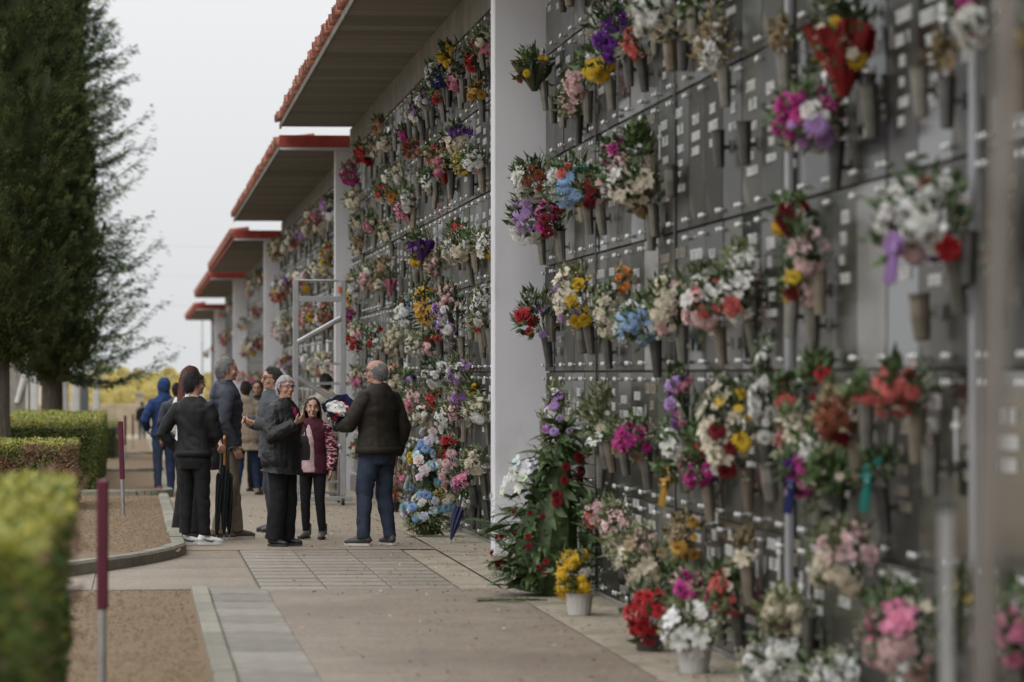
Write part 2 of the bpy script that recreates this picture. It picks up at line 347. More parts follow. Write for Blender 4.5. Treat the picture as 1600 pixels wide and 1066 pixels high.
# ------------------------------------------------------------------ niche blocks
F1 = at_x(845, 700, WX).y
PITCHB = (at_x(440, 400, WX).y - F1) / 2
FY = [F1 + PITCHB * k for k in range(-1, 6)]
FY[0] = 9.0
ZU = [5.52, 5.50, 5.18, 4.76, 4.56, 4.10]
BZ = [0, 0, -.26, -.56, -.80, -1.10]
ROWZ = [.03, .78, 1.64, 2.51, 3.38, 4.25, 5.11]
NW = PITCHB / 42                                    # niche width
BLABEL = ['tall granite niche block with leafy rose spray at its corner', 'flower-covered niche block behind the man in the brown jacket',
          'red-trimmed niche block standing behind the aluminium step ladder', 'lower niche block with red fascia behind the beige coat woman',
          'small distant niche block with red fascia, second from the end', 'farthest niche block at the end of the row']
ORD = ['lowest', 'second', 'third', 'fourth', 'fifth', 'top']
def lettering(seed):
    r = random.Random(seed); b = MB(); nl = r.randint(3, 6); z = r.uniform(.58, .72)
    for ln in range(nl):
        big = ln < 2; h = (.060 if big else .046) * r.uniform(.85, 1.1); n_ = r.randint(3, 10); wd = h * .74
        y = -n_ * wd * .5 + r.uniform(-.09, .09) * (1 - n_ / 12)
        for k in range(n_):
            if r.random() < .12 and 0 < k < n_ - 1: y += wd; continue
            st = .011
            for (a0, a1, b0, b1) in r.choice([[(0,.26,0,1),(.2,.9,.8,1)], [(0,.26,0,1),(.62,.82,0,1),(.2,.62,.42,.6)], [(.3,.5,0,1),(0,.85,.82,1)],
                                             [(0,.26,0,1),(.2,.75,0,.18),(.2,.75,.82,1),(.6,.8,.18,.82)], [(0,.26,0,1),(.2,.8,0,.18)], [(0,.26,0,1),(.2,.8,0,.18),(.2,.65,.42,.6),(.2,.8,.82,1)]]):
                b.box(-.008, -.001, y + a0*wd, y + a1*wd*.92, z + b0*h, z + b1*h)
            y += wd
        z -= h + r.uniform(.03, .05)
        if z < .12: break
    return b.mesh('lettering_%d' % seed)
LET = [lettering(s) for s in range(14)]
for i_, m in enumerate(LET): m.materials.append(M['letterdark'] if i_ % 4 == 3 else M['letter'])
def cross_mesh():
    b = MB(); b.box(-.012, -.002, -.012, .012, -.11, .11); b.box(-.0125, -.002, -.06, .06, .025, .05); return b.mesh('cross')
CROSS = cross_mesh(); CROSS.materials.append(M['letter'])
b = MB(); b.tube([(-.012,0,0),(-.004,0,0)], [(.055,.04)]*2, 14); FRAME = b.mesh('portrait_frame'); FRAME.materials.append(M['marble'])
b = MB(); b.tube([(0,0,0),(-.012,0,0),(-.03,0,0),(-.036,0,0)], [.008,.008,.017,.010], 8); STUD = b.mesh('stud', True); STUD.materials.append(M['letter'])
def slab_mesh(h, mt):
    b = MB(); b.bbox(0, .03, -NW/2 + .005, NW/2 - .005, .006, h - .006, .004)
    me = b.mesh('niche_slab'); me.materials.append(mt); return me
def studs_mesh(h):
    b = MB()
    for yy in (-NW/2+.05, NW/2-.05):
        for zz in (.055, h-.055): b.tube([(0,yy,zz),(-.012,yy,zz),(-.03,yy,zz),(-.036,yy,zz)], [.008,.008,.017,.010], 6)
    me = b.mesh('studs'); me.materials.append(M['letter']); return me
SLABS = [[slab_mesh(ROWZ[i+1]-ROWZ[i], mt) for mt in (M['granite'], M['granite2'], M['marble'], M['polished'])] for i in range(6)]
STUDS = [studs_mesh(ROWZ[i+1]-ROWZ[i]) for i in range(6)]
b = MB()
n = 9
vs = []
for r_, off in ((.118, 0), (.095, .0)):
    for yy in (0, .62):
        for k in range(n):
            a = PI * k / (n - 1); vs.append((yy * 1.0 - 0, r_ * math.cos(a), (r_ * math.sin(a))))
fs = []
for k in range(n - 1):
    fs += [(k, k+1, n+k+1, n+k), (2*n+k, 3*n+k, 3*n+k+1, 2*n+k+1), (k, 2*n+k, 2*n+k+1, k+1), (n+k, n+k+1, 3*n+k+1, 3*n+k)]
b.add(vs, fs); TILE = b.mesh('roof_tile', True); TILE.materials.append(M['tile'])
def quarter(name, parent, boxes, m, bev=.006):
    b = MB()
    for q in boxes: b.bbox(*q, bev)
    return obj(name, b.mesh(name), m, parent)
nearslabs = []
for k in range(6):
    y0, y1 = FY[k], FY[k+1]; bz = BZ[k]; zu = ZU[k]
    B = thing('niche_block', BLABEL[k], 'niche block', (WX, y0, bz), 0, 'blocks of burial niches along the path')
    def W(o): o.location = Vector(o.location) - Vector((WX, y0, bz)); return o       # world to local
    W(quarter('wall', B, [(WX + .032, 5.2, y0 + .02, y1 - .35, bz - .6, zu - .02)], M['concrete']))
    W(quarter('plinth', B, [(WX - .012, WX + .031, y0 + .02, y1 - .35, bz - .6, bz + .03)], M['concrete']))
    W(quarter('beam', B, [(WX - .02, WX + .031, y0 + .26, y1 - .35, bz + 5.115, zu - .002)], M['concrete']))
    # buttress at the end that faces the path entrance
    if k > 0:
        xp = WX - (.42 if k != 2 else .25)
        W(quarter('buttress', B, [(xp, WX + .6, y0 - .25, y0 + .015, bz - .6, min(zu, ZU[k]) - .004)], M['white'], .012))
        W(quarter('buttress_foot', B, [(xp - .02, WX + .2, y0 - .27, y0 + .005, bz - .6, bz + (.12 if k == 1 else .05))], M['apron'], .012))
    # roof
    xe = 2.20
    R = W(quarter('roof', B, [(xe + .05, 6.4, y0 - .28, y1 - .42, zu + .032, zu + .17)], M['concrete'], .01))
    W(quarter('fascia', B, [(xe + .02, 6.4, y0 - .33, y0 - .283, zu + .035, zu + .225)], M['red'], .008))
    W(quarter('fascia_trim', B, [(xe + .04, 6.4, y0 - .32, y0 - .284, zu - .012, zu + .033)], M['white'], .004))
    W(quarter('eave_board', B, [(xe + .02, xe + .048, y0 - .28, y1 - .42, zu - .012, zu + .075)], M['concrete'] if k < 3 else M['red'], .006))
    if k < 4:
        sp = MB(); sp.bbox(0, 1, -.287, .287, 0, .03, .004); spm = sp.mesh('soffit_plank')
        y = y0 + .05
        while y < y1 - .72:
            if y > 26: W(obj('soffit_plank', spm, M['soffit'], B, (xe + .05, y, zu + rnd.uniform(-.004, .002)), None, (WX + .05 - xe, 1, 1)))
            y += .584
        if k == 0: W(quarter('soffit', B, [(xe + .05, WX + .1, y0, 26, zu, zu + .03)], M['soffit']))
    else: W(quarter('soffit', B, [(xe + .05, WX + .1, y0 - .28, y1 - .42, zu, zu + .031)], M['soffit']))
    y = y0 - .2; tj = MB()
    while y < y1 - .5:
        if k in (1, 2): 
            if y > 38: W(obj('roof_tile', TILE, None, B, (xe - .03 + rnd.uniform(-.025, .02), y, zu + .085 + rnd.uniform(-.01, .014)), (rnd.gauss(0,.03), -.12 + rnd.gauss(0, .02), rnd.gauss(0, .03))))
        elif k > 2: tj.tube([(xe - .05, y, zu + .15), (xe + .4, y, zu + .2)], .12, 8)
        y += .262
    if tj.v: stuff(obj('roof_tiles', tj.mesh('roof_tiles'), M['tile'], B, -Vector((WX, y0, bz))))
    # slabs
    ncol = int(round((y1 - .36 - y0 - .03) / NW)); yst = y0 + .03 if k else y1 - .36 - ncol * NW
    if k < 3:
        for c in range(ncol):
            yc = yst + (c + .5) * NW
            if yc < 12.5: continue
            for r in range(6):
                if r == 5 and k == 0 : pass
                q = rnd.random(); mi = 0 if q < .46 else (1 if q < .72 else (2 if q < .78 else 3))
                s = obj('niche_slab', SLABS[r][mi], None, B, (rnd.uniform(-.003, .003), yc - y0, ROWZ[r]), (0, rnd.gauss(0, .002), rnd.gauss(0, .0035)))
                if k < 2:
                    if mi != 2 and rnd.random() < .9: stuff(obj('lettering', rnd.choice(LET), None, s, (0, rnd.uniform(-.03, .03), rnd.uniform(-.03, .06))))
                    if rnd.random() < .3: obj('cross', CROSS, None, s, (0, rnd.choice((-.22, .22)), rnd.uniform(.45, .62)))
                    if rnd.random() < .18: obj('portrait_frame', FRAME, None, s, (0, rnd.choice((-.2, .2)), rnd.uniform(.5, .62)))
                if k == 0 and yc < 24.0 and r < 5: nearslabs.append((s, r))
                else: stuff(obj('studs', STUDS[r], None, s))
        if k == 0:
            st = MB(); st.bbox(-.035, 0, -.05, .05, .02, 5.10, .006); stm = st.mesh('cover_strip')
            for px in (1240, 1532): W(obj('cover_strip', stm, M['stripgrey'], B, (WX - .004, at_x(px, 500, WX).y, bz)))
            st = MB(); st.bbox(-.012, 0, -.014, .014, .02, 5.10, .003); stm = st.mesh('joint_strip')
            for px in (933, 1057): W(obj('joint_strip', stm, M['vase_dark'], B, (WX - .004, at_x(px, 500, WX).y, bz)))
    else:
        b = MB(); e = MB()
        for c in range(ncol):
            for r in range(6):
                yc = yst + (c + .5) * NW
                if ROWZ[r+1] + bz > zu - .05: continue
                b.bbox(WX, WX + .03, yc - NW/2 + .006, yc + NW/2 - .006, bz + ROWZ[r] + .006, bz + ROWZ[r+1] - .006, .004)
        stuff(obj('niche_slabs', b.mesh('niche_slabs'), M['granite2'], B, -Vector((WX, y0, bz))))
nearslabs.sort(key=lambda t: t[0].location.y)
for i, (s, r) in enumerate(nearslabs):
    if i < 75:
        h = ROWZ[r+1] - ROWZ[r]
        for yy in (-NW/2 + .05, NW/2 - .05):
            for zz in (.055, h - .055): obj('stud', STUD, None, s, (0, yy, zz))
    else: stuff(obj('studs', STUDS[r], None, s))
# ------------------------------------------------------------------ trees
def cypress(px, ybase, Y, prof, label, ntuft, seed, lean=0):
    """columnar cypress: prof = [(z, radius)]"""
    r = random.Random(seed); p = at_y(px, ybase, Y); z0 = gz(Y) + .05
    T = thing('cypress_tree', label, 'tree', (p.x, Y, z0), 0, 'cypresses beside the path')
    H = prof[-1][0]
    t = MB(); pts = [(0, 0, -.1), (.02, 0, .4), (0, .02, 1.2), (.02, 0, H * .5), (0, 0, H * .93)]
    t.tube(pts, [.30, .215, .19, .14, .03], 10)
    for k in range(7):
        a = r.uniform(0, 6.28); zz = prof[0][0] - .1 + k * .14
        t.tube([(0,0,zz), (.25*math.cos(a), .25*math.sin(a), zz+.45), (.35*math.cos(a), .35*math.sin(a), zz+1.3)], [.06, .04, .01], 6)
    obj('trunk', t.mesh('trunk'), M['bark'], T)
    def R(z):
        for (a, ra), (b_, rb) in zip(prof, prof[1:]):
            if a <= z <= b_: return ra + (rb - ra) * (z - a) / (b_ - a)
        return 0.05
    c = MB(); zmin = prof[0][0]; zmax = min(H, at_y(px, -45, Y).z - z0); K_ = Y / 42
    ncl = ntuft // 22
    for i in range(ncl):
        z = zmin + (zmax - zmin) * r.random(); a = r.uniform(0, 2 * PI)
        if math.sin(a) > .55: a = -a                        # few tufts on the side away from path
        lob = 1 + .30 * noise.noise((math.cos(a)*2.4 + seed, math.sin(a)*2.4, z * .9)) + .14 * noise.noise((a*4, z*2.7, seed))
        rad = R(z) * lob * r.choice((.80, .88, .95, 1.0, 1.0, 1.06))
        q = Vector((rad * math.cos(a), rad * math.sin(a), z)); out = Vector((math.cos(a), math.sin(a), 0)); up = Vector((0, 0, 1)); sd = Vector((-out.y, out.x, 0))
        cs = r.uniform(.07, .17) * K_; ax = (up * r.uniform(.6, 1.2) + out * r.uniform(.3, .9) + sd * r.gauss(0, .3)).normalized()
        for j in range(62):
            t_ = r.random(); o2 = Vector((r.gauss(0,1), r.gauss(0,1), r.gauss(0,.8))).normalized()
            p_ = q + ax * (t_ - .4) * cs * 2.0 + o2 * cs * .55 * (1.05 - t_) * r.random() ** .5
            c.blade(p_, ax + o2 * .7, o2, r.uniform(.035, .085) * K_, r.uniform(.014, .026) * K_, bend=.2)
    # inner dark limbs fill
    core = MB()
    for k in range(12):
        z = zmin + .12 + (zmax - zmin - .1) * k / 11
        core.tube([(0,0,z), (0,0,z + (zmax - zmin) / 11)], [max(.02, R(z) * .74), max(.02, R(z + .4) * .74)], 12)
    cr = obj('crown', c.mesh('crown'), M['cypress'], T)
    obj('inner_crown', core.mesh('inner_crown'), M['cypress'], T)
    return T
def pxprof(px, Y, L_):
    s = FPX / Y; return [(at_y(px, py, Y).z - gz(Y) - .05, r_ / s) for py, r_ in L_]
cypress(-4, 640, 55, pxprof(-4, 55, [(564,14),(552,46),(530,68),(480,80),(380,90),(250,102),(100,114),(0,112),(-160,60),(-330,5)]), 'dark columnar cypress with the thickest trunk beside the near hedges', 19000, 3)
cypress(78, 640, 78, pxprof(78, 78, [(590,12),(580,40),(560,60),(490,70),(400,66),(300,58),(200,50),(100,44),(0,38),(-140,24),(-280,4)]), 'dark cypress with bare trunk standing before white tombs', 19000, 5)
def feathery(px, Y, label, seed, nbr=190):
    r = random.Random(seed); p = at_y(px, 640, Y); z0 = gz(Y) + .05
    T = thing('conifer_tree', label, 'tree', (p.x, Y, z0)); T.scale = (1.5, 1.5, 1.5)
    t = MB(); t.tube([(0,0,-.1),(0,.02,2),(.03,0,5),(0,0,9),(0,0,11.5)], [.12,.10,.08,.05,.01], 10)
    obj('trunk', t.mesh('trunk'), M['bark'], T)
    bw = MB(); lf = MB()
    for i in range(nbr):
        z = 1.36 + 7.2 * r.random() ** 1.1; f = (z - 1.36) / 9.3
        a = r.uniform(-PI * .75, PI * .30)                     # branches mostly towards path and camera
        ln = (1.92 * (1 - f) ** .8 + .22) * r.uniform(.55, 1.08) * (1.0 if z > 2.3 else .9)
        d = Vector((math.cos(a), math.sin(a), 0)); q0 = Vector((0, 0, z)); seg = 8; P = []
        for k in range(seg + 1):
            u = k / seg; P.append(q0 + d * ln * u + Vector((0, 0, ln * (-.12 * math.sin(u * PI) + r.uniform(.08, .30) * u * u))) + Vector((r.gauss(0,.012), r.gauss(0,.012), r.gauss(0,.012))))
        bw.tube(P[:-1], [.016 * (1 - .95 * k / seg) + .001 for k in range(seg)], 4, cap=False)
        side = Vector((-d.y, d.x, 0))
        for k in range(1, seg + 1):
            u = k / seg
            if u < .15: continue
            for _ in range(24):
                s = r.choice((-1, 1)); q = P[k-1].lerp(P[k], r.random())
                dd = d * r.uniform(.5, 1.1) + side * s * r.uniform(.15, 1.1) + Vector((0, 0, r.uniform(-.45, .45)))
                L_ = r.uniform(.09, .20) * (1.2 - .4 * u); q = q + Vector((r.gauss(0,.02), r.gauss(0,.02), r.gauss(0,.035)))
                lf.blade(q, dd, Vector((0, 0, 1)), L_, r.uniform(.034, .060), bend=.15)
    obj('branches', bw.mesh('branches'), M['bark'], T); obj('crown', lf.mesh('crown'), M['cedar'], T)
feathery(88, 90, 'feathery conifer with upswept branch tips beyond the cypresses', 4)
0 and feathery(80, 97, 'loose dark conifer half hidden behind the feathery conifer', 9)
# ------------------------------------------------------------------ hedges
def hedge(x0, x1, y0, y1, h, label, n, seed, brown=0, twigs=False, slant=0):
    r = random.Random(seed); zb = gz((y0 + y1) / 2)
    T = thing('box_hedge', label, 'hedge', ((x0 + x1) / 2, y0, zb))
    cx = (x0 + x1) / 2; O = Vector((cx, y0, 0))
    core = MB(); core.box(x0 + .09 - cx, x1 - .09 - cx, .09, y1 - y0 - .09, .0, h - .09)
    obj('inner_twigs', core.mesh('hedge_core'), M['twig'], T)
    a, tp, br = MB(), MB(), MB()
    A = [('t', (x1-x0)*(y1-y0)), ('f', (x1-x0)*h*6), ('r', (y1-y0)*h*1.5), ('b', (x1-x0)*h*.5), ('l', (y1-y0)*h*.25)]
    tot = sum(q[1] for q in A)
    for f, ar in A:
        for i in range(int(n * ar / tot)):
            u, v = r.random(), r.random(); dep = abs(r.gauss(0, .035))
            if f == 't': q = Vector((x0+(x1-x0)*u, y0+(y1-y0)*v, h - dep)); nn = Vector((0,0,1))
            elif f == 'f': q = Vector((x0+(x1-x0)*u, y0 + dep, h*v)); nn = Vector((0,-1,0))
            elif f == 'r': q = Vector((x1 - dep, y0+(y1-y0)*u, h*v)); nn = Vector((1,0,0))
            elif f == 'b': q = Vector((x0+(x1-x0)*u, y1 - dep, h*v)); nn = Vector((0,1,0))
            else: q = Vector((x0 + dep, y0+(y1-y0)*u, h*v)); nn = Vector((-1,0,0))
            bl = noise.noise((q.x*2.3+seed, q.y*.9, q.z*2.3)) * .05
            q += nn * bl
            q.x -= slant * (h - q.z)
            low = q.z < .28 * h
            if low and r.random() < .45: continue
            d = nn * r.uniform(.2, 1) + Vector((r.gauss(0,.6), r.gauss(0,.6), r.gauss(.25,.5)))
            tgt = a
            if f == 't' or q.z > h - .07: tgt = tp if r.random() < .72 else a
            if brown and f != 't' and r.random() < brown * (.6 + noise.noise((q.x*4, q.y*2, q.z*3+seed))): tgt = br
            if tgt is a and r.random() < .06: tgt = tp
            tgt.blade(q - O, d, nn, r.uniform(.025, .05), r.uniform(.016, .028), bend=.2)
    obj('leaves', a.mesh('hedge_leaves'), M['hedge'], T); obj('young_leaves', tp.mesh('hedge_tops'), M['hedgetop'], T)
    if br.v: obj('brown_leaves', br.mesh('hedge_brown'), M['hedgebrown'], T)
    if twigs:
        t = MB()
        for i in range(480):
            q = Vector((x1 - .02 - r.random()*.2, y1 - .15, r.uniform(.25, h * .92))) - O
            q.x -= slant * (h - q.z)
            e = q + Vector((r.uniform(.0, .13), r.uniform(.05, .5), r.uniform(-.1, .18)))
            t.tube([q, (q + e) / 2 + Vector((r.gauss(0,.02), 0, r.gauss(0,.02))), e], [.006, .004, .002], 4, cap=False)
            for j in range(3): 
                if r.random() < .8: t.blade(q.lerp(e, r.random()), Vector((r.gauss(0,1), r.gauss(0,1), r.gauss(0,1))), Vector((0,0,1)), .03, .018)
        obj('bare_twigs', t.mesh('hedge_twigs'), M['hedgebrown'], T)
    return T
c1 = at_y(119, 742, 15.2)
hedge(c1.x - 1.6, c1.x, 9.0, 15.2, c1.z, 'tall green hedge with yellowish top and bare twigs at its end', 52000, 1, .12, True, .085)
c2 = at_y(122, 686, 48)
hedge(c2.x - 2.2, c2.x, 44.5, 48, c2.z - gz(46) , 'hedge with reddish brown dying face', 34000, 2, 1.0)
c3 = at_y(142, 669, 56); c4 = at_y(173, 650, 76)
hedge(c3.x - 1.6, c3.x + .08, 56, 74, c3.z - gz(60) + .13, 'neatly clipped square hedge, fresh yellow-green on top', 60000, 3, .1)
c5 = at_y(186, 655, 95)
hedge(c5.x - 1.5, c5.x, 92, 100, .95, 'distant low hedge behind the maroon posts', 8000, 4)
# ------------------------------------------------------------------ marker posts
POSTS = [(160, 750, 1079, 'maroon marker post beside the tall near hedge'), (191, 657, 803, 'leaning maroon marker post on the raised gravel bed'),
         (195.5, 643, 716, 'thin maroon marker post behind the leaning one'), (207.5, 648, 702, 'small far maroon marker post beside the gravel strip')]
for i, (px, yt, yb, lab) in enumerate(POSTS):
    p = on_ground(px, yb); h = 1.08
    if i == 1: p = at_y(px + 2, 803, 42.5)
    if i >= 2: p = at_y(px, yb, (83, 112)[i-2])
    p.z = gz(p.y) + (.07 if i else 0)
    T = thing('marker_post', lab, 'post', p, 0, 'maroon marker posts along the beds'); T.rotation_euler = (0, -.035 if i == 1 else 0, 0)
    b = MB(); b.tube([(0,0,-.1),(0,0,.42)], .022, 10); obj('pole', b.mesh('pole'), M['galv'], T)
    b = MB(); b.bbox(-.03, .03, -.03, .03, .415, h, .01); obj('sleeve', b.mesh('sleeve'), M['maroon'], T)
# ------------------------------------------------------------------ tombs beyond the trees
def tomb(px0, px1, yt, Y, label, m, kind):
    a = at_y(px0, yt, Y); c = at_y(px1, yt, Y); z0 = gz(Y)
    T = thing('tomb', label, 'tomb', ((a.x + c.x) / 2, Y, z0)); wd = (c.x - a.x) / 2; h = a.z - z0
    b = MB(); b.bbox(-wd, wd, 0, .5, -.1, h, .015); obj('stone', b.mesh('tomb_stone'), m, T)
    b = MB(); b.bbox(-wd - .03, wd + .03, -.05, .55, -.1, .16, .012); obj('base', b.mesh('tomb_base'), M['tomb'], T)
    if kind == 'arch':
        b = MB(); b.tube([(0, -.012, h - .02), (0, .51, h - .02)], wd * .98, 20); obj('arched_top', b.mesh('tomb_arch'), m, T)
    if kind == 'panel':
        b = MB(); b.tube([(-.03, -.03, h * .50), (.17, -.03, h * .74)], [.06, .08], 8); obj('carved_branch', b.mesh('carved_branch'), M['tombwhite'], T)
        b = MB(); b.bbox(wd - .10, wd - .04, -.02, -.002, .1, h - .05, .004); b.bbox(-wd + .01, -wd + .05, -.02, -.002, .1, h - .05, .004); obj('edge_moulding', b.mesh('edge_moulding'), M['tombwhite'], T)
    if kind == 'post':
        b = MB(); b.bbox(-wd - .03, wd + .03, -.03, .53, h, h + .08, .01); b.ell((0, .25, h + .13), (.06, .06, .07)); obj('cap', b.mesh('tomb_cap'), m, T)
tomb(10, 47, 530, 84, 'grey mausoleum panel with a pale diagonal carving', M['tomb'], 'panel')
tomb(48, 59, 528, 83, 'slim white stone pillar next to the grey mausoleum', M['tombwhite'], 'post')
tomb(96, 106, 596, 92, 'white arched headstone beyond the bare trunk', M['tombwhite'], 'arch')
tomb(112, 124, 592, 96, 'pale grey headstone between two white ones', M['tombwhite'], '')
tomb(125, 138, 590, 94, 'dark blue-grey headstone among white ones', M['tombdark'], '')
tomb(146, 155, 594, 98, 'white headstone at the end of the tomb row', M['tombwhite'], 'arch')
# ------------------------------------------------------------------ far end: field wall, pillar and autumn trees
a = at_y(120, 632, 196); c = at_y(320, 632, 196)
FW = thing('field_wall', 'tan rubble boundary wall below the yellow trees', 'wall', (a.x, 196, gz(196)))
for k in range(9):
    b = MB(); w_ = 1.5; b.bbox(k * w_ - 4, k * w_ - 4 + w_ - .02, 0, .4, -.3, a.z - gz(196) + .06 * rnd.random(), .03); obj('wall_section', b.mesh('wall_section'), M['fieldwall'], FW)
p = at_y(218, 618, 192)
T = thing('gate_pillar', 'tan stone gate pillar with dark cap at the path end', 'pillar', (p.x, 192, gz(192)))
b = MB(); b.bbox(-.2, .2, -.2, .2, -.2, p.z - gz(192), .02); obj('shaft', b.mesh('pillar_shaft'), M['fieldwall'], T)
b = MB(); b.bbox(-.26, .26, -.26, .26, p.z - gz(192), p.z - gz(192) + .16, .02); obj('cap', b.mesh('pillar_cap'), M['tomb'], T)
for i, px in enumerate((128, 160, 190, 215, 238, 262, 290, 325)):
    Y = 226 + (i * 7) % 16; top = at_y(px, 588 - (i * 13) % 17 + (6 if px > 250 else 0), Y); r = random.Random(50 + i)
    T = thing('poplar_tree', 'yellow autumn poplar beyond the boundary wall', 'tree', (top.x, Y, gz(Y)), 0, 'autumn poplars beyond the wall')
    H = top.z - gz(Y)
    b = MB(); b.tube([(0,0,-.2),(0,0,H*.6),(0,0,H*.9)], [.14,.08,.02], 7); obj('trunk', b.mesh('poplar_trunk'), M['bark'], T)
    b = MB()
    for j in range(4200):
        th = r.uniform(0, 6.28); u = r.random(); rr = (1.7 * math.sin(PI * min(1, .12 + .88 * u) ** .8) + .2) * r.random() ** .4
        q = Vector((rr * math.cos(th), rr * math.sin(th), .1 * H + u * H * .95)) ; q.x += .3 * noise.noise(q * 1.3)
        b.blade(q, Vector((r.gauss(0,1), r.gauss(0,1), r.gauss(0,1))), Vector((0,0,1)), r.uniform(.10,.2), r.uniform(.09,.15))
    obj('crown', b.mesh('poplar_crown'), M['yellow'], T)
# lamp pole beside the farthest block and the overhead wires
p = at_y(316, 500, 172)
T = thing('lamp_pole', 'thin pale pole beside the farthest niche block', 'pole', (p.x, 172, gz(172)))
b = MB(); b.tube([(0,0,-.2),(0,0,p.z-gz(172))], [.07,.05], 8); obj('shaft', b.mesh('lamp_shaft'), M['tombwhite'], T)
b = MB(); b.bbox(-.12,.12,-.06,.06,p.z-gz(172)-.002,p.z-gz(172)+.07,.01); obj('head', b.mesh('lamp_head'), M['galv'], T)
U = []
for X in (-16, 34):
    T = thing('power_pole', 'tall utility pole %s' % ('hidden among the cypresses' if X < 0 else 'hidden behind the niche blocks'), 'pole', (X, 200, gz(200)))
    b = MB(); b.tube([(0,0,-.3),(0,0,13)], [.16,.09], 8); obj('shaft', b.mesh('power_shaft'), M['bark'], T)
    b = MB(); b.box(-.06,.06,-.9,.9,12,12.1); obj('crossarm', b.mesh('crossarm'), M['bark'], T)
for k, zz in enumerate((9.2, 7.6, 6.0)):
    b = MB(); b.tube([(-16 + 50*u/16, 200, gz(200) + zz + 1.6 - .8*math.sin(PI*u/16)) for u in range(17)], .007, 4)
    tag(obj('overhead_wire', b.mesh('overhead_wire'), M['galv']), 'thin overhead wire crossing the pale sky', 'wire', 'overhead wires')
# ------------------------------------------------------------------ aluminium step ladder by the wall
a = on_ground(462, 790); c = at_y(536, 790, a.y); zt = at_y(470, 437, a.y).z
T = thing('step_ladder', 'aluminium wheeled step ladder standing against the flowered wall', 'ladder', (a.x, a.y, gz(a.y)))
Wd = c.x - a.x; H = zt - gz(a.y); D = 1.05
def part(name, fn, m, parent=T):
    b = MB(); fn(b); return obj(name, b.mesh(name), m, parent)
for x in (0, Wd):
    part('front_upright', lambda b: b.bbox(x - .038, x + .038, -.03, .03, .06, H, .006), M['alu'])
    part('rear_leg', lambda b: b.tube([(x, D, .08), (x, .15, H * .72)], .026, 8), M['alu'])
    part('side_brace', lambda b: b.tube([(x, .02, .5), (x, D * .62, .72)], .016, 6), M['alu'])
    part('handrail', lambda b: b.tube([(x, -.0, H*.98), (x, .35, H), (x, .5, H*.72)], .018, 8), M['alu'])
    for yy in (-.0, D):
        w_ = part('caster', lambda b: b.tube([(x - .02, yy, .055), (x + .02, yy, .055)], .055, 14), M['rubber'])
        obj('fork', (lambda b: (b.bbox(x - .032, x + .032, yy - .03, yy + .03, .095, .13, .004), b.mesh('fork'))[1])(MB()), M['galv'], w_)
part('base_bar', lambda b: b.bbox(-.05, Wd + .12, -.04, .04, .06, .12, .006), M['alu'])
part('rear_bar', lambda b: b.bbox(0, Wd, D - .02, D + .02, .12, .16, .006), M['alu'])
def zof(py): return at_y(500, py, a.y).z - gz(a.y)
part('top_bar', lambda b: b.tube([(0, 0, H - .01), (Wd, 0, H - .01)], .017, 8), M['alu'])
part('guard_bar', lambda b: b.bbox(.035, Wd - .035, -.025, .02, zof(472), zof(463), .005), M['alu'])
part('diagonal_brace', lambda b: b.tube([(.03, -.034, zof(535)), (Wd - .03, -.034, zof(497))], [(.035,.012)]*2, 6, up=(0,0,1)), M['galv'])
part('diagonal_brace', lambda b: b.tube([(.03, -.034, zof(590)), (Wd - .03, -.034, zof(632))], [(.035,.012)]*2, 6, up=(0,0,1)), M['galv'])
part('diagonal_brace', lambda b: b.tube([(.03, -.034, zof(735)), (Wd - .03, -.034, zof(697))], [(.03,.012)]*2, 6, up=(0,0,1)), M['galv'])
for k, py in enumerate((567, 598, 629, 660, 691, 722, 753)):
    def tread(b):
        b.bbox(.036, Wd - .036, .0 + k*.07, .13 + k*.07, zof(py) - .03, zof(py), .004)
        for j in range(14): b.box(.05 + j*(Wd-.1)/14, .05 + (j+.5)*(Wd-.1)/14, .0 + k*.07 - .004, .02 + k*.07, zof(py) - .001, zof(py) + .012)
    part('tread', tread, M['alu'])
part('orange_latch', lambda b: b.bbox(Wd - .07, Wd - .03, -.06, -.032, zof(458), zof(448), .004), mat('orange_plastic', (.6, .13, .02), .5))
# blurred ladder in the foreground, leaning on the wall
p0 = at_y(1536, 1066, 6.4); p1 = at_y(1574, 0, 6.4)
T2 = thing('propped_rails', 'pair of worn brown metal rails propped upright before the niche wall', 'rails', (p0.x, 6.4, 0))
m_ = mat('worn_metal', (.15, .135, .118), .55, metal=.4, var=.2, scale=6)
dx = (p1.x - p0.x) / (p1.z - p0.z); off = p0.x
def lx(z): return dx * (z - p0.z)
part('rail', lambda b: b.tube([(lx(0), 0, 0.0), (lx(3.2), 0, 3.2)], [(.025, .02)]*2, 8, up=(1,0,0)), m_, T2)
part('rail', lambda b: b.tube([(lx(0)+.42, .0, 0.0), (lx(3.2)+.42, .0, 3.2)], [(.024, .032)]*2, 8, up=(1,0,0)), m_, T2)
for k in range(0): part('rung', lambda b: b.tube([(lx(.25+.3*k)+.02, 0, .25 + .3*k), (lx(.25+.3*k)+.40, 0, .25 + .3*k)], .014, 8), M['alu'], T2)
p2 = at_y(1478, 790, 8.5)
T3 = thing('metal_pole', 'short grey metal pole standing in front of the niche wall', 'pole', (p2.x, 8.5, 0))
b = MB(); b.tube([(0,0,0),(0,0,p2.z)], .014, 10); obj('shaft', b.mesh('pole_shaft'), M['galv'], T3)
b = MB(); b.ell((0,0,p2.z), (.021,.021,.02)); obj('cap', b.mesh('pole_cap'), M['rubber'], T3)
b = MB(); b.tube([(0,0,0),(0,0,.02)], .1, 16); obj('foot', b.mesh('pole_foot'), M['galv'], T3)
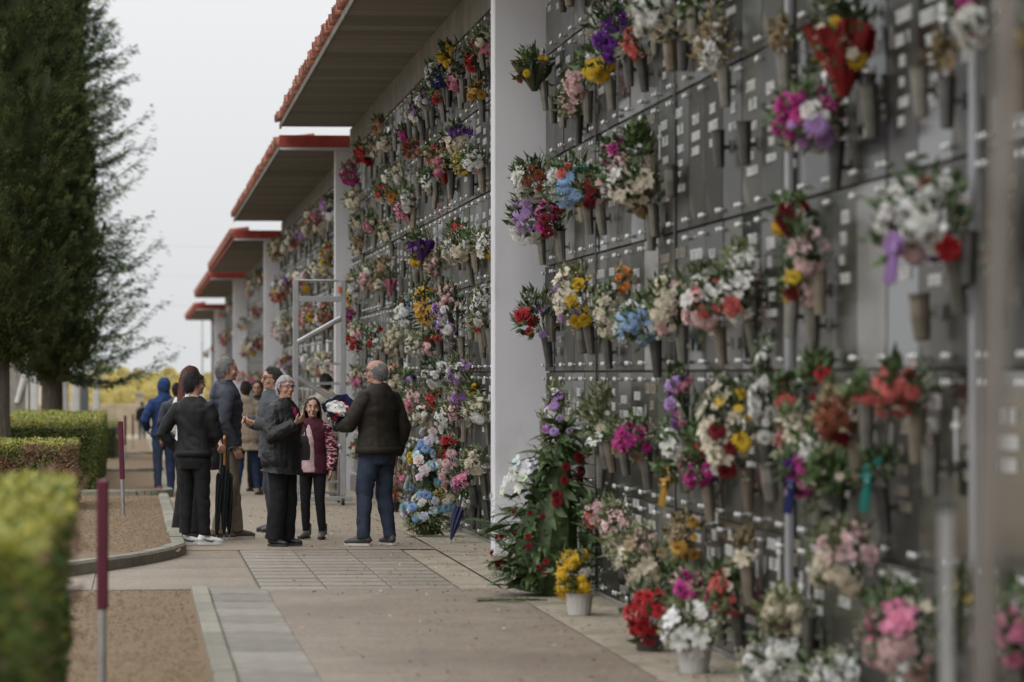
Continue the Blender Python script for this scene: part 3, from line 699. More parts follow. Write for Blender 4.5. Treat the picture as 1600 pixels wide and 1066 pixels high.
# ------------------------------------------------------------------ flowers
C = dict(white=(.84,.84,.79), cream=(.76,.69,.54), pink=(.78,.27,.42), palepink=(.82,.56,.56), magenta=(.52,.03,.26), red=(.46,.012,.02), darkred=(.19,.008,.016),
         coral=(.66,.14,.12), yellow=(.78,.52,.02), purple=(.15,.025,.30), lilac=(.47,.27,.60), blue=(.30,.48,.74), orange=(.72,.26,.04), rust=(.25,.07,.03),
         salmon=(.68,.34,.22), teal=(.03,.26,.22), dried=(.36,.27,.15), navy=(.03,.035,.16), gold=(.62,.36,.06))
CN = dict(palepink='pale pink', darkred='dark red', dried='dried tan', rust='rusty red', gold='golden', navy='navy')
def petal_rows(b, rows, r0=0):
    for (n_, ln, wd, tilt, z, ph) in rows:
        for k in range(n_):
            a = 2 * PI * k / n_ + ph; o = Vector((math.cos(a), math.sin(a), 0)); s_ = Vector((-o.y, o.x, 0)); up = Vector((0, 0, 1))
            d1 = o * math.cos(tilt) + up * math.sin(tilt); d2 = o * math.cos(tilt - .5) + up * math.sin(tilt - .5)
            p0 = o * .06 + up * z; p1 = p0 + d1 * ln * .55; p2 = p1 + d2 * ln * .45
            b.add([p0 - s_*wd*.15, p0 + s_*wd*.15, p1 + s_*wd*.5, p1 - s_*wd*.5, p2 + s_*wd*.28 + up*.03, p2 - s_*wd*.28 - up*.03], [(0,1,2,3), (3,2,4,5)])
def fl_mum():
    b = MB(); petal_rows(b, [(13,1.0,.34,.15,0,0),(12,.9,.3,.6,.05,.2),(10,.75,.28,1.0,.1,.4),(6,.5,.25,1.35,.12,.1)]); return b
def fl_rose():
    b = MB(); petal_rows(b, [(5,1.0,.95,.35,0,0),(5,.85,.85,.8,.05,.5),(4,.7,.7,1.15,.1,.2),(3,.6,.5,1.4,.15,.7)]); b.ell((0,0,.35),(.28,.28,.35),8,5); return b
def fl_lily():
    b = MB(); petal_rows(b, [(3,1.08,.78,.40,0,0),(3,1.02,.66,.5,.04,PI/3)]); petal_rows(b, [(5,.6,.08,1.1,.05,.3)]); return b
def fl_carn():
    b = MB(); r = random.Random(4)
    for n_, R, z, t in ((11,1,0,.35),(10,.85,.15,.7),(8,.6,.3,1.0),(5,.35,.42,1.3)):
        petal_rows(b, [(n_, R, .55, t + r.uniform(-.15,.15), z, r.random()*3)])
    return b
def fl_daisy():
    b = MB(); petal_rows(b, [(13,1.0,.36,.12,0,0),(11,.85,.3,.3,.03,.25)]); b.ell((0,0,.1),(.24,.24,.12),8,4); return b
def fl_pom():
    b = MB(); b.ell((0,0,.3),(.75,.75,.65),10,7); r = random.Random(2)
    for i in range(70):
        z = r.uniform(-.4, 1); a = r.uniform(0, 6.28); q = math.sqrt(max(0, 1 - z*z)); d = Vector((q*math.cos(a), q*math.sin(a), z))
        b.blade(d*.62 + Vector((0,0,.3)), d + Vector((0,0,.3)), d.orthogonal(), .42, .3, bend=.3)
    return b
FB = dict(mum=fl_mum(), rose=fl_rose(), lily=fl_lily(), carn=fl_carn(), daisy=fl_daisy(), pom=fl_pom())
FM = {}
for k_, b_ in FB.items():
    FM[k_] = b_.mesh('flower_' + k_); FM[k_].materials.append(M['petal'])
def rot_to(d, spin=0):
    return (d.to_track_quat('Z', 'Y').to_matrix() @ Matrix.Rotation(spin, 3, 'Z'))
def add_flower(b, kind, c, d, r, col, spin):
    R = rot_to(d, spin); fb = FB[kind]
    b.add([c + R @ (Vector(v) * r) for v in fb.v], fb.f, 0, col)
# vases
def vase_mesh(kind):
    b = MB(); n_ = 10
    if kind == 'flat':  prof = [(0,.036,.026),(.015,.038,.028),(.20,.050,.038),(.212,.054,.042)]
    elif kind == 'round': prof = [(0,.028,.028),(.01,.036,.036),(.10,.045,.045),(.17,.043,.043),(.2,.05,.05)]
    else: prof = [(0,.026,.026),(.015,.029,.029),(.225,.043,.043),(.24,.048,.048)]
    b.tube([(0,0,z) for z,_,_ in prof] + [(0,0,prof[-1][0]-.03)], [(a_, b2) for _,a_,b2 in prof] + [(prof[-1][1]*.8, prof[-1][2]*.8)], n_)
    b.box(.02, .07, -.008, .008, .10, .125); b.box(.06, .07, -.02, .02, .08, .15)
    return b
VM = {}
for vk in ('flat', 'round', 'cone'):
    for mn in ('vase_steel', 'vase_tan', 'vase_dark', 'bronze'):
        me = vase_mesh(vk).mesh('wall_vase', False); me.materials.append(M[mn]); VM[vk, mn] = me
NV = [0]
VB = MB(); VREQ = []
def vase(*a, **k): VREQ.append((a, k))
def make_vase(x, y, z, held, kind=None, mn=None, k=0):
    kind = kind or rnd.choice(('flat', 'flat', 'cone', 'round') if not held else ('flat', 'cone')); mn = mn or rnd.choice(('vase_steel','vase_steel','vase_tan','vase_dark'))
    nm = {'vase_steel':'grey','vase_tan':'tan','vase_dark':'dark','bronze':'bronze'}[mn]; sh = {'flat':'tapered flat','round':'rounded','cone':'slim conical'}[kind]
    NV[0] += 1
    if NV[0] > 300:
        fb = vase_mesh(kind); VB.add([Vector(v) + Vector((x, y, z)) for v in fb.v], fb.f); return
    o = obj('wall_vase', VM[kind, mn], None, None, (x, y, z), (0, rnd.gauss(-.05, .05), rnd.gauss(0, .25)))
    bk, rw, cl = where(y, z)
    lab = '%s%s %s vase%s, %s row, %s column, %s' % ('' if held else 'empty ', sh, nm, ' with flowers' if held else '', ORD[rw], nth(min(cl, 49)), BLK[bk])
    tag(o, lab, 'vase', 'vases fixed to the niche walls')
_u = 'first second third fourth fifth sixth seventh eighth ninth tenth eleventh twelfth thirteenth fourteenth fifteenth sixteenth seventeenth eighteenth nineteenth'.split()
def nth(n):
    if n < 20: return _u[n-1]
    t_ = {2: 'twent', 3: 'thirt', 4: 'fort'}[n // 10]; return t_ + 'ieth' if n % 10 == 0 else t_ + 'y-' + _u[n % 10 - 1]
BLK = ['block with leafy rose spray', 'block behind the brown-jacket man', 'block behind the step ladder', 'fourth red-roofed block', 'fifth red-roofed block', 'last red-roofed block']
def where(y, z):
    k = 0
    while k < 5 and y > FY[k+1] - .2: k += 1
    zz = z - BZ[k]; r = 0
    while r < 5 and zz > ROWZ[r+1]: r += 1
    col = int(abs((y - (FY[k] if k else FY[1])) / NW)) + 1
    return k, r, col
def bouquet(px, py, w_, h_, pal, kind=None, wrap=None, leaf='leaf', hasvase=True, n=None, X=None, Y=None, Z=None, size=None, indiv=None, ribbon=None, ground=False, nleaf=None, fsize=1.0, hang=0, gy=None):
    """pal: list of (flower kind, colour name, weight)"""
    if px is not None:
        dX = .16
        for _ in range(4):
            q = at_x(px, py, WX - dX); s = FPX / q.y; dX = .5 * w_ / s + .035
        if gy: q = at_y(px, py, on_ground(px, gy).y); s = FPX / q.y
        W_, H_ = (1.14 if px > 775 else .98) * w_ / s, (1.12 if px > 775 else .98) * h_ / s
    else:
        q = Vector((X, Y, Z)); W_, H_ = size; s = FPX / Y
    k, r, col = where(q.y, q.z)
    if indiv is None: indiv = s > 100 and k < 2
    names = []
    for _, c_, wt in sorted(pal, key=lambda t: -t[2]):
        nm = CN.get(c_, c_)
        if nm not in names: names.append(nm)
    lab = '%s %s, %s row, %s column, %s' % (' and '.join(names[:2]), 'flower pot' if ground else ('wrapped bouquet' if wrap else 'bouquet'), ORD[r], nth(min(col, 49)), BLK[k])
    T = thing('flower_bouquet', lab, 'bouquet', q, 0, 'bouquets on the niche wall'); T['_sz'] = W_ * H_
    rx, rz_ = W_ / 2, H_ / 2
    lm, lf = {'leaf': (M['leaf'], 1), 'pale': (M['leafpale'], 1), 'dry': (M['leafdry'], .8)}[leaf]
    base = Vector((rx * .45, 0, -rz_ * .85)) if not ground else Vector((0, 0, -rz_ * .9))
    b = MB(); nl = int((nleaf or min(90, 30 + W_ * H_ * 420)) * 1.25)
    for i in range(nl):
        d = Vector((rnd.gauss(-.25, .8), rnd.gauss(0, .9), rnd.gauss(.5, .8))).normalized()
        e = Vector((d.x * rx * 1.05, d.y * rx * 1.1, d.z * rz_ * 1.05)); 
        if e.x > rx: e.x = rx
        p_ = e * rnd.uniform(.4, .98); dd = (e - base).normalized()
        b.blade(p_, dd + Vector((0, 0, rnd.gauss(0, .35))), Vector((rnd.gauss(0,1), rnd.gauss(0,1), rnd.gauss(.3,1))), rnd.uniform(.05, .11) * (1 + W_) * lf, rnd.uniform(.022, .046), bend=.35)
    for i in range(7):
        a_ = rnd.random() * 6.28; e = Vector((rx*.5*math.cos(a_), rx*.5*math.sin(a_), rz_*rnd.uniform(-.2,.4)))
        b.tube([base, base.lerp(e, .5) + Vector((0,0,.01)), e], [.005,.004,.003], 4, cap=False)
    fr = .042 * fsize * (1.0 if W_ < .25 else 1.15)
    n_ = n or max(6, min(52, int(2.15 * W_ * H_ / (fr * fr * 2.2))))
    if leaf == 'dry': n_ = max(4, int(n_ * .8))
    fo = MB(); tot = sum(t[2] for t in pal)
    # colour in clusters: each palette entry gets its own direction
    dirs = [Vector((rnd.gauss(-.5,.6), rnd.gauss(-.3,.8), rnd.gauss(.2,.9))).normalized() for _ in pal]
    for i in range(n_):
        zz = 1 - 2 * (i + .5) / n_ if n_ > 8 else rnd.uniform(-.7, 1); a_ = i * 2.39996 + rnd.gauss(0, .35)
        q_ = math.sqrt(max(0, 1 - zz*zz)); d = Vector((q_ * math.cos(a_), q_ * math.sin(a_), zz * .95 + .05))
        if d.x > .45: d.x *= -.7
        d = (d + Vector((rnd.gauss(0,.15), rnd.gauss(0,.15), rnd.gauss(0,.15)))).normalized()
        e = Vector((d.x * rx, d.y * rx * 1.1, d.z * rz_)) * rnd.uniform(.45, 1.0) ** .5
        sc = [(t[2] / tot) ** .5 * math.exp(1.6 * d.dot(dv)) * rnd.uniform(.4, 1.6) for t, dv in zip(pal, dirs)]
        fk, cn, _ = pal[sc.index(max(sc))]
        cc = C[cn]; v = rnd.uniform(.82, 1.14); cc = tuple(min(.88, x * v) for x in cc)
        fd = (d + Vector((-.25, -.35, .3))).normalized(); r_ = fr * rnd.choice((rnd.uniform(.45, .8), rnd.uniform(.8, 1.35)))
        if indiv: obj('flower', FM[fk], None, T, e, rot_to(fd, rnd.random()*6).to_euler(), r_, cc)
        else: add_flower(fo, fk, e, fd, r_, cc, rnd.random()*6)
    if fo.v: stuff(obj('flowers', fo.mesh('flowers', colattr=True), M['petalA'], T))
    # tiny filler blossoms on fine stems
    fl = MB()
    for i in range(int(n_ * 1.2)):
        d = Vector((rnd.gauss(-.2, .8), rnd.gauss(0, .9), rnd.gauss(.3, .8))).normalized(); e = Vector((min(d.x*rx*1.1, rx), d.y * rx * 1.15, d.z * rz_ * 1.12)); 
        for j in range(3):
            u = e + Vector((rnd.gauss(0,.012), rnd.gauss(0,.012), rnd.gauss(0,.012)))
            fl.blade(u, Vector((rnd.gauss(0,1), rnd.gauss(0,1), 1)), Vector((rnd.gauss(0,1), 1, 0)), .014, .012)
        b.tube([e * .5, e], .0018, 3, cap=False)
    obj('leaves', b.mesh('bouquet_leaves'), lm, T)
    f2 = obj('filler_blossoms', fl.mesh('filler'), M['petal'], T); f2.color = (*C[rnd.choice(('white','cream','cream','palepink'))], 1); stuff(f2)
    if wrap:
        b = MB(); n2 = 18; vs = []
        for t_, rr in ((-1.25, .16), (-.8, .42), (-.2, .85), (.35, 1.12)):
            for k2 in range(n2):
                a_ = 2*PI*k2/n2; pl = 1 + (.12 if k2 % 2 else -.10) * (t_ + 1.3) * .7
                vs.append((min(rx*.95, rr*rx*pl*math.cos(a_)), rr*rx*pl*math.sin(a_), t_*rz_ + (rz_*.12*math.sin(3*a_) if t_ > 0 else 0)))
        b.add(vs, [(j*n2+k2, j*n2+(k2+1)%n2, (j+1)*n2+(k2+1)%n2, (j+1)*n2+k2) for j in range(3) for k2 in range(n2)])
        o = obj('wrapper', b.mesh('wrapper'), M['wrap'], T); o.color = (*[x * .6 for x in C[wrap]], 1) if wrap in C else (.05,.07,.04,1)
    if ribbon:
        b = MB()
        for sg in (-1, 1):
            b.tube([(0,0,0),(-.02,sg*.05,.035),(-.03,sg*.09,.0),(-.01,sg*.04,-.02),(0,0,0)], [(.004,.022)]*5, 6)
            b.tube([(0,0,0),(-.02,sg*.03,-.06),(-.03,sg*.05,-.13)], [(.003,.02),(.003,.022),(.003,.018)], 6)
        o = obj('ribbon_bow', b.mesh('ribbon_bow'), M['wrap'], T, (-rx*.8, -rx*.7, -rz_*.6)); o.color = (*C[ribbon], 1)
    if ground:
        b = MB(); hh = max(.08, q.z - rz_*.75 - gz(q.y)); b.tube([(0,0,0),(0,0,hh*.85),(0,0,hh),(0,0,hh*.9)], [.075,.095,.105,.09], 16)
        obj('pot', b.mesh('pot'), M['pot'] if ground == 1 else M['potdark'], T, (0, 0, gz(q.y) + .005 - q.z))
    elif hasvase:
        vz = q.z - rz_ * .8 - .22
        if vz > gz(q.y) + .02: vase(WX - .075, q.y, vz, True)
    return T
mw = lambda *cs: [(rnd.choice(('mum','rose','rose','lily','carn','carn','daisy','pom')), c_, 1.0) for c_ in cs]
# --- block beside the camera, as seen in the photograph
B_ = bouquet
B_(835,108,52,50,[('mum','yellow',3),('carn','rust',1)],wrap='darkgreen',n=9)
B_(941,26,32,42,[('mum','white',1)]); B_(965,55,58,66,[('mum','purple',3),('daisy','white',1)]); B_(997,68,42,52,[('rose','coral',1)])
B_(938,103,56,46,[('daisy','yellow',3),('rose','white',.6)]); B_(906,128,44,42,[('rose','palepink',1)]); B_(893,162,38,38,[('lily','palepink',2),('carn','dried',1)],leaf='pale')
B_(1035,22,86,72,[('mum','white',2),('lily','cream',1.5)]); B_(1118,72,56,78,[('lily','white',1),('lily','dried',1)],leaf='dry'); B_(1100,12,52,40,[('mum','cream',1)],n=6)
B_(895,290,72,66,[('mum','white',2),('daisy','blue',1.3),('rose','coral',1),('carn','orange',.5),('mum','teal',.5)]); B_(834,282,56,52,[('rose','white',1),('carn','rust',.5)],nleaf=70)
B_(828,340,56,72,[('lily','white',2),('daisy','lilac',.6)],nleaf=80); B_(932,298,40,48,[('carn','darkred',1),('rose','palepink',.6)]); B_(864,342,46,52,[('rose','magenta',1),('carn','darkred',.7)],nleaf=60)
B_(970,248,48,60,[('rose','magenta',1.4),('lily','palepink',1)]); B_(1000,232,40,66,[('daisy','white',.3)],n=4,nleaf=90); B_(992,292,84,54,[('lily','cream',2),('lily','white',1)])
B_(1010,318,36,46,[('carn','dried',1)],leaf='dry')
B_(1318,66,92,125,[('mum','yellow',1),('rose','cream',1)],wrap='red',n=9)
B_(1268,188,100,84,[('rose','white',2),('carn','magenta',.8),('daisy','lilac',1)]); B_(1240,338,44,52,[('pom','yellow',1),('carn','darkred',1.4)]); B_(1266,392,58,66,[('lily','white',2),('lily','palepink',1)])
B_(1255,445,60,70,[('carn','darkred',1.5),('daisy','yellow',1),('rose','palepink',.6)]); B_(1450,352,135,126,[('rose','white',2),('carn','lilac',1.6),('rose','red',.5),('daisy','palepink',.8)],ribbon='lilac')
B_(1530,32,66,70,[('rose','white',1.5),('carn','magenta',1)]); B_(1592,62,40,50,[('pom','yellow',1)],n=5); B_(1567,372,34,120,[('carn','darkred',1)],n=5,nleaf=80)
B_(838,500,58,70,[('carn','red',1.6),('daisy','lilac',.8),('lily','white',.6)],n=11); B_(900,466,66,92,[('rose','yellow',.8),('daisy','lilac',.9),('lily','cream',1.2)],nleaf=90,leaf='pale'); B_(948,492,26,80,[('rose','cream',1)])
B_(979,440,20,42,[('carn','orange',1)],leaf='dry'); B_(1002,508,72,64,[('lily','white',2.4),('daisy','blue',.8)]); B_(1048,476,60,84,[('rose','cream',2),('rose','palepink',1),('carn','coral',.6)],nleaf=60)
B_(1108,472,66,84,[('rose','palepink',1.4),('rose','coral',1),('lily','white',1)],leaf='pale'); B_(1160,462,66,74,[('lily','white',2),('rose','coral',.5),('lily','salmon',.5)]); B_(1164,414,50,52,[('lily','white',1)],leaf='pale')
B_(1102,440,26,36,[('carn','coral',1)],n=5)
B_(872,655,40,96,[('daisy','lilac',1),('lily','cream',1),('rose','white',.6)],leaf='pale'); B_(943,655,48,76,[('daisy','cream',.7)],n=8,nleaf=90,leaf='pale'); B_(932,695,30,46,[('lily','white',1)],n=6)
B_(990,688,66,54,[('rose','magenta',.8),('lily','dried',1)],nleaf=60); B_(1066,622,40,80,[('carn','lilac',1.4),('carn','pink',.5)],n=18); B_(1058,690,46,52,[('lily','white',1)])
B_(1057,742,40,44,[('lily','gold',1)],n=7,ribbon='gold',hasvase=False); B_(1100,694,34,60,[('rose','red',1)],wrap='red',n=5); B_(1096,738,52,40,[('carn','magenta',1)])
B_(1142,672,80,145,[('lily','white',2),('lily','cream',1),('daisy','yellow',.4),('carn','darkred',.4)],nleaf=90); B_(1196,610,36,150,[('mum','white',1)],nleaf=60,n=22)
B_(936,802,42,40,[('rose','palepink',1.2),('rose','coral',.8)]); B_(964,824,38,66,[('lily','palepink',1)],leaf='pale'); B_(1008,872,92,88,[('lily','cream',1.3),('daisy','palepink',.7),('lily','dried',.7)],leaf='pale',nleaf=90)
B_(1074,842,46,58,[('mum','gold',1),('carn','dried',1)],leaf='dry'); B_(1168,860,30,50,[('lily','cream',1)],leaf='dry',n=6)
B_(1064,905,30,60,[('lily','palepink',1)]); B_(1140,925,60,70,[('rose','coral',1),('lily','cream',.6)],nleaf=50)
B_(1232,620,34,44,[('carn','coral',1)],n=8); B_(1240,678,40,72,[('lily','cream',1.4),('rose','coral',.5)],leaf='pale'); B_(1282,592,34,64,[('rose','red',1)],n=4,nleaf=60)
B_(1320,655,78,66,[('mum','rust',1.5),('carn','darkred',.8)],leaf='dry',nleaf=60); B_(1278,698,46,48,[('lily','white',1)],n=6); B_(1262,738,60,66,[('carn','magenta',1.5),('carn','purple',.5)],ribbon='navy')
B_(1300,752,60,74,[('daisy','cream',.2)],n=3,nleaf=90); B_(1376,738,46,44,[('carn','teal',1)],n=5,ribbon='teal'); B_(1408,612,80,72,[('carn','coral',1)],nleaf=50); B_(1354,616,30,36,[('rose','coral',1)],n=5)
B_(1322,872,92,92,[('rose','palepink',1),('rose','cream',1)],leaf='pale',nleaf=80); B_(1232,962,64,66,[('pom','cream',1),('carn','dried',.8)],leaf='pale')
B_(1415,990,112,118,[('rose','pink',1),('rose','palepink',1.4),('lily','cream',.6)]); B_(1580,985,66,95,[('rose','pink',1),('rose','white',1)]); B_(1502,960,34,120,[('lily','yellow',.4)],n=5,nleaf=80,leaf='pale')
B_(1480,95,30,50,[('lily','dried',1)],leaf='dry'); B_(1225,60,30,44,[('carn','dried',1)],leaf='dry')
# pots standing on the ground by the wall
B_(905,902,58,62,[('pom','yellow',14),('pom','white',.5)],ground=1,n=26,gy=962); B_(1016,962,66,76,[('carn','red',1)],ground=2,nleaf=70,gy=1018); B_(1098,925,84,52,[('carn','magenta',1.5),('carn','pink',.6)],nleaf=30)
B_(1085,985,86,72,[('lily','white',1)],ground=1,nleaf=70,leaf='pale',gy=1052); B_(1232,1036,128,84,[('mum','white',1)],ground=1,n=95,fsize=.75,gy=1095,nleaf=40); B_(1330,1058,116,76,[('mum','white',1.2),('mum','cream',.6)],ground=1,n=95,fsize=.75,gy=1120,nleaf=40)
# --- second block
P2 = [(687,118,42,44,'white navy',0),(713,122,28,40,'pink palepink',0),(741,95,26,34,'red',0),(747,142,28,34,'gold dried','dry'),(704,86,34,34,'yellow',0),(687,150,26,24,'red coral',0),
 (594,198,24,30,'salmon',0),(605,222,30,24,'cream',0),(633,210,20,22,'magenta',0),(646,235,32,28,'salmon rust','dry'),(572,238,40,36,'cream red',0),(716,218,46,50,'cream purple rust',0),
 (742,252,38,34,'white palepink',0),(678,240,26,32,'coral salmon',0),(671,283,26,34,'white',0),(638,312,26,40,'white',0),(633,330,34,34,'pink magenta',0),(614,308,26,26,'blue orange',0),(598,300,28,34,'red cream',0),
 (548,272,34,40,'cream magenta','dry'),(625,270,28,34,'white cream','pale'),(556,316,30,34,'cream','pale'),(608,272,22,26,'white',0),
 (720,362,38,26,'cream red',0),(718,390,52,52,'white cream','pale'),(738,378,26,30,'white',0),(577,432,38,40,'cream white palepink','pale'),(600,420,26,40,'dried','dry'),
 (668,480,44,72,'yellow gold',0),(704,490,50,90,'palepink lilac white',0),(752,480,30,66,'white','pale'),(751,506,22,24,'red',0),(636,492,36,60,'white blue red',0),(655,468,24,30,'white',0),
 (557,528,36,46,'pink red cream',0),(590,533,32,40,'red white',0),(618,534,30,44,'cream','pale'),(650,540,30,36,'white cream','pale'),(676,540,32,36,'white palepink red',0),
 (643,596,30,24,'purple lilac',0),(646,624,32,40,'pink palepink',0),(616,592,36,46,'salmon cream',0),(684,584,44,40,'white',0),(722,580,46,40,'lilac white','pale'),(679,626,24,34,'red',0),
 (664,650,36,34,'palepink white cream',0),(722,616,40,46,'cream lilac white','pale'),(748,642,44,44,'cream white','pale'),(700,655,40,44,'cream white','pale'),
 (704,725,42,86,'red white palepink',0),(744,722,42,42,'cream','pale'),(724,755,34,40,'pink lilac',0),(732,782,26,26,'white',0),(700,776,36,40,'gold cream',0),(648,714,20,20,'yellow',0),
 (545,500,22,40,'magenta pink',0),(560,590,26,40,'cream pink','pale'),(570,650,24,34,'palepink',0),(552,455,24,56,'yellow white',0),(592,640,22,30,'white pink',0),
 (560,385,22,30,'cream dried','dry'),(605,365,26,26,'cream','pale'),(680,420,28,26,'palepink','pale'),(655,405,26,30,'cream yellow',0)]
for (px, py, w_, h_, cs, lf) in P2:
    bouquet(px, py, w_, h_, mw(*cs.split()), leaf=lf or 'leaf')
bouquet(695, 262, 30, 44, mw('coral','salmon'), wrap='red', n=6); bouquet(581, 350, 16, 36, mw('red'), wrap='red', n=4)
bouquet(659, 384, 44, 40, mw('lilac','white'), wrap='purple', n=12); bouquet(610, 442, 24, 34, mw('magenta'), wrap='pink', n=4); bouquet(744, 610, 24, 20, [('pom','yellow',1)], n=9)
used = [(p[0], p[1]) for p in P2]
tries = 0; made = 0
palr = [('white','cream'),('palepink','white'),('red','white'),('pink','cream'),('dried','cream'),('coral','cream'),('lilac','white'),('salmon','cream'),('magenta','palepink'),('yellow','white'),('dried','rust')]
while made < 16 and tries < 3000:
    tries += 1; px = rnd.uniform(552, 640) if rnd.random() < .6 else rnd.uniform(640, 762); X_ = WX - .14
    Yq = at_x(px, 500, X_).y; r = rnd.randint(0, 5); z = ROWZ[r] + rnd.uniform(.28, .5); 
    py = 585 - (z - CAMZ) * FPX / Yq * 1.0
    if any(abs(px - a_) < 15 and abs(py - b2) < 24 for a_, b2 in used): continue
    used.append((px, py)); made += 1; sz = rnd.uniform(.15, .25)
    bouquet(px, py, sz * FPX / Yq, sz * 1.1 * FPX / Yq, mw(*rnd.choice(palr)), leaf=rnd.choice(('leaf','leaf','pale','dry')))
# --- the farther blocks: dense rows of smaller-looking bouquets
for k, cnt in ((2, 78), (3, 46), (4, 22), (5, 12)):
    done = []
    for t_ in range(cnt * 30):
        if len(done) >= cnt: break
        u = rnd.random() ** 1.5; Yq = FY[k] + .5 + (PITCHB - 1.5) * u; r = rnd.randint(0, 5); z = BZ[k] + ROWZ[r] + rnd.uniform(.25, .5)
        if z > ZU[k] - .5 or any(abs(Yq - a_) < .75 and abs(z - b2) < .35 for a_, b2 in done): continue
        done.append((Yq, z)); sz = rnd.uniform(.26, .42)
        bouquet(None, None, 0, 0, mw(*rnd.choice(palr)), X=WX - sz * .5 - .03, Y=Yq, Z=z, size=(sz, sz * rnd.uniform(.9, 1.3)), n=16, nleaf=30, leaf=rnd.choice(('leaf','leaf','pale','dry')), hasvase=(k == 2), fsize=1.25)
# empty vases on the slabs
for k in (0, 1):
    ys_ = []
    y = 13.2 if k == 0 else FY[1] + .4
    while y < (FY[1] - .4 if k == 0 else FY[2] - 1):
        for r in range(6):
            if rnd.random() < (.42 if k == 0 else .5):
                vase(WX - .075, y + rnd.uniform(-.22, .22), BZ[k] + ROWZ[r] + rnd.uniform(.10, .34), False)
        y += NW
for a_, k_ in sorted(VREQ, key=lambda t: t[0][1]): make_vase(*a_, **k_)
if VB.v: tag(stuff(obj('wall_vases', VB.mesh('wall_vases'), M['vase_steel'])), 'many small grey metal vases along the farther niche walls', 'vases')
# --- large leafy sprays standing on the ground
def spray(px, py, w_, h_, X, label, roses, leafm, nleaf, big, name='funeral_spray', lean=.25, fronds=0):
    q = at_x(px, py, X); s = FPX / q.y; W_, H_ = w_ / s, h_ / s; z0 = gz(q.y); zt = q.z + H_ / 2 - z0
    T = thing(name, label, 'flower arrangement', (q.x, q.y, z0))
    lms = []
    for v in range(4):
        b = MB(); L_ = big; n2 = 4; vs = []
        for i in range(n2 + 1):
            u = i / n2; wd = .17 * L_ * math.sin(PI * min(1, u * .93 + .07)) ** .8 * (1 if v % 2 else .7); cz = -.25 * L_ * u * u * (v + 1) / 2
            vs += [(-wd, u * L_, cz + wd * .3), (0, u * L_, cz), (wd, u * L_, cz + wd * .3)]
        b.add(vs, [(3*i, 3*i+1, 3*i+4, 3*i+3) for i in range(n2)] + [(3*i+1, 3*i+2, 3*i+5, 3*i+4) for i in range(n2)])
        me = b.mesh('large_leaf'); me.materials.append(leafm); lms.append(me)
    def surf(u, a):                                   # u: height share, a: angle; widest low down
        rad = W_ * .5 * (math.sin(PI * min(1, .25 + .72 * u)) ** .8 * (1.05 - .45 * u))
        rad *= 1 + .75 * noise.noise((math.cos(a) * 1.5 + px, math.sin(a) * 1.5, u * 4))
        return Vector((rad * math.cos(a) + lean * W_ * (u - .4), rad * math.sin(a) * .9, .06 + u * (zt - .06)))
    for i in range(nleaf):
        u = rnd.random() ** 1.15; a = rnd.uniform(PI * .55, PI * 2.05); p_ = surf(u, a) * 1.0; o = Vector((math.cos(a), math.sin(a), rnd.uniform(-.5, .7)))
        p_ = p_ - o * .08; R = o.to_track_quat('Y', 'Z').to_matrix() @ Matrix.Rotation(rnd.gauss(0, .7), 3, 'Y')
        obj('leaf', rnd.choice(lms), None, T, p_, R.to_euler(), rnd.uniform(.4, 1.35))
    for i in range(fronds):                           # long palm fronds
        u = rnd.uniform(.05, .85); a = rnd.uniform(PI * .7, PI * 1.9); p_ = surf(u, a) * .6; o = Vector((math.cos(a), math.sin(a) * .5, rnd.uniform(-.1, .9))).normalized(); L_ = rnd.uniform(.35, .55); b = MB(); pr = None; sdv = o.cross(Vector((0, 0, 1))).normalized()
        for j in range(15):
            t_ = j / 14; c0 = o * L_ * t_ + Vector((0, 0, -.25 * L_ * t_ * t_))
            for sg in (-1, 1): b.blade(c0, o * .8 + sdv * sg * .8, Vector((0, 0, 1)), L_ * .32 * math.sin(PI * (.15 + .8 * t_)), .018, bend=.2)
        b.tube([(0, 0, 0), tuple(o * L_ * .5 + Vector((0, 0, -.06 * L_))), tuple(o * L_ + Vector((0, 0, -.25 * L_)))], [.005, .004, .001], 4)
        obj('palm_frond', b.mesh('palm_frond'), leafm, T, p_)
    core = MB(); core.tube([surf(u, 0) * 0 + Vector((lean * W_ * (u - .4), 0, .02 + u * zt * .9)) for u in (0, .3, .6, .95)], [W_*.26, W_*.34, W_*.25, W_*.05], 10)
    obj('foliage_core', core.mesh('foliage_core'), M['leaf'], T)
    fb = MB()
    for i in range(500):
        u = rnd.random(); a = rnd.uniform(PI * .5, PI * 2.1); p_ = surf(u, a) * rnd.uniform(.85, 1.05); fb.blade(p_, Vector((math.cos(a), math.sin(a), rnd.gauss(.2, .7))), Vector((0,0,1)), rnd.uniform(.05, .12), .025, bend=.3)
    obj('fern_leaves', fb.mesh('fern_leaves'), M['leafpale'] if leafm is M['leafpale'] else M['leaf'], T)
    for (fk, cn, n_, u0, u1, a0, a1, fr) in roses:
        for i in range(n_):
            u = rnd.uniform(u0, u1); a = rnd.uniform(a0, a1); p_ = surf(u, a) * 1.0; o = Vector((math.cos(a), math.sin(a) - .3, rnd.uniform(0, .6))).normalized()
            cc = tuple(min(.85, x * rnd.uniform(.75, 1.15)) for x in C[cn]); obj('flower', FM[fk], None, T, p_ + o * .05, rot_to(o, rnd.random() * 6).to_euler(), fr * rnd.uniform(.8, 1.2), cc)
    return T
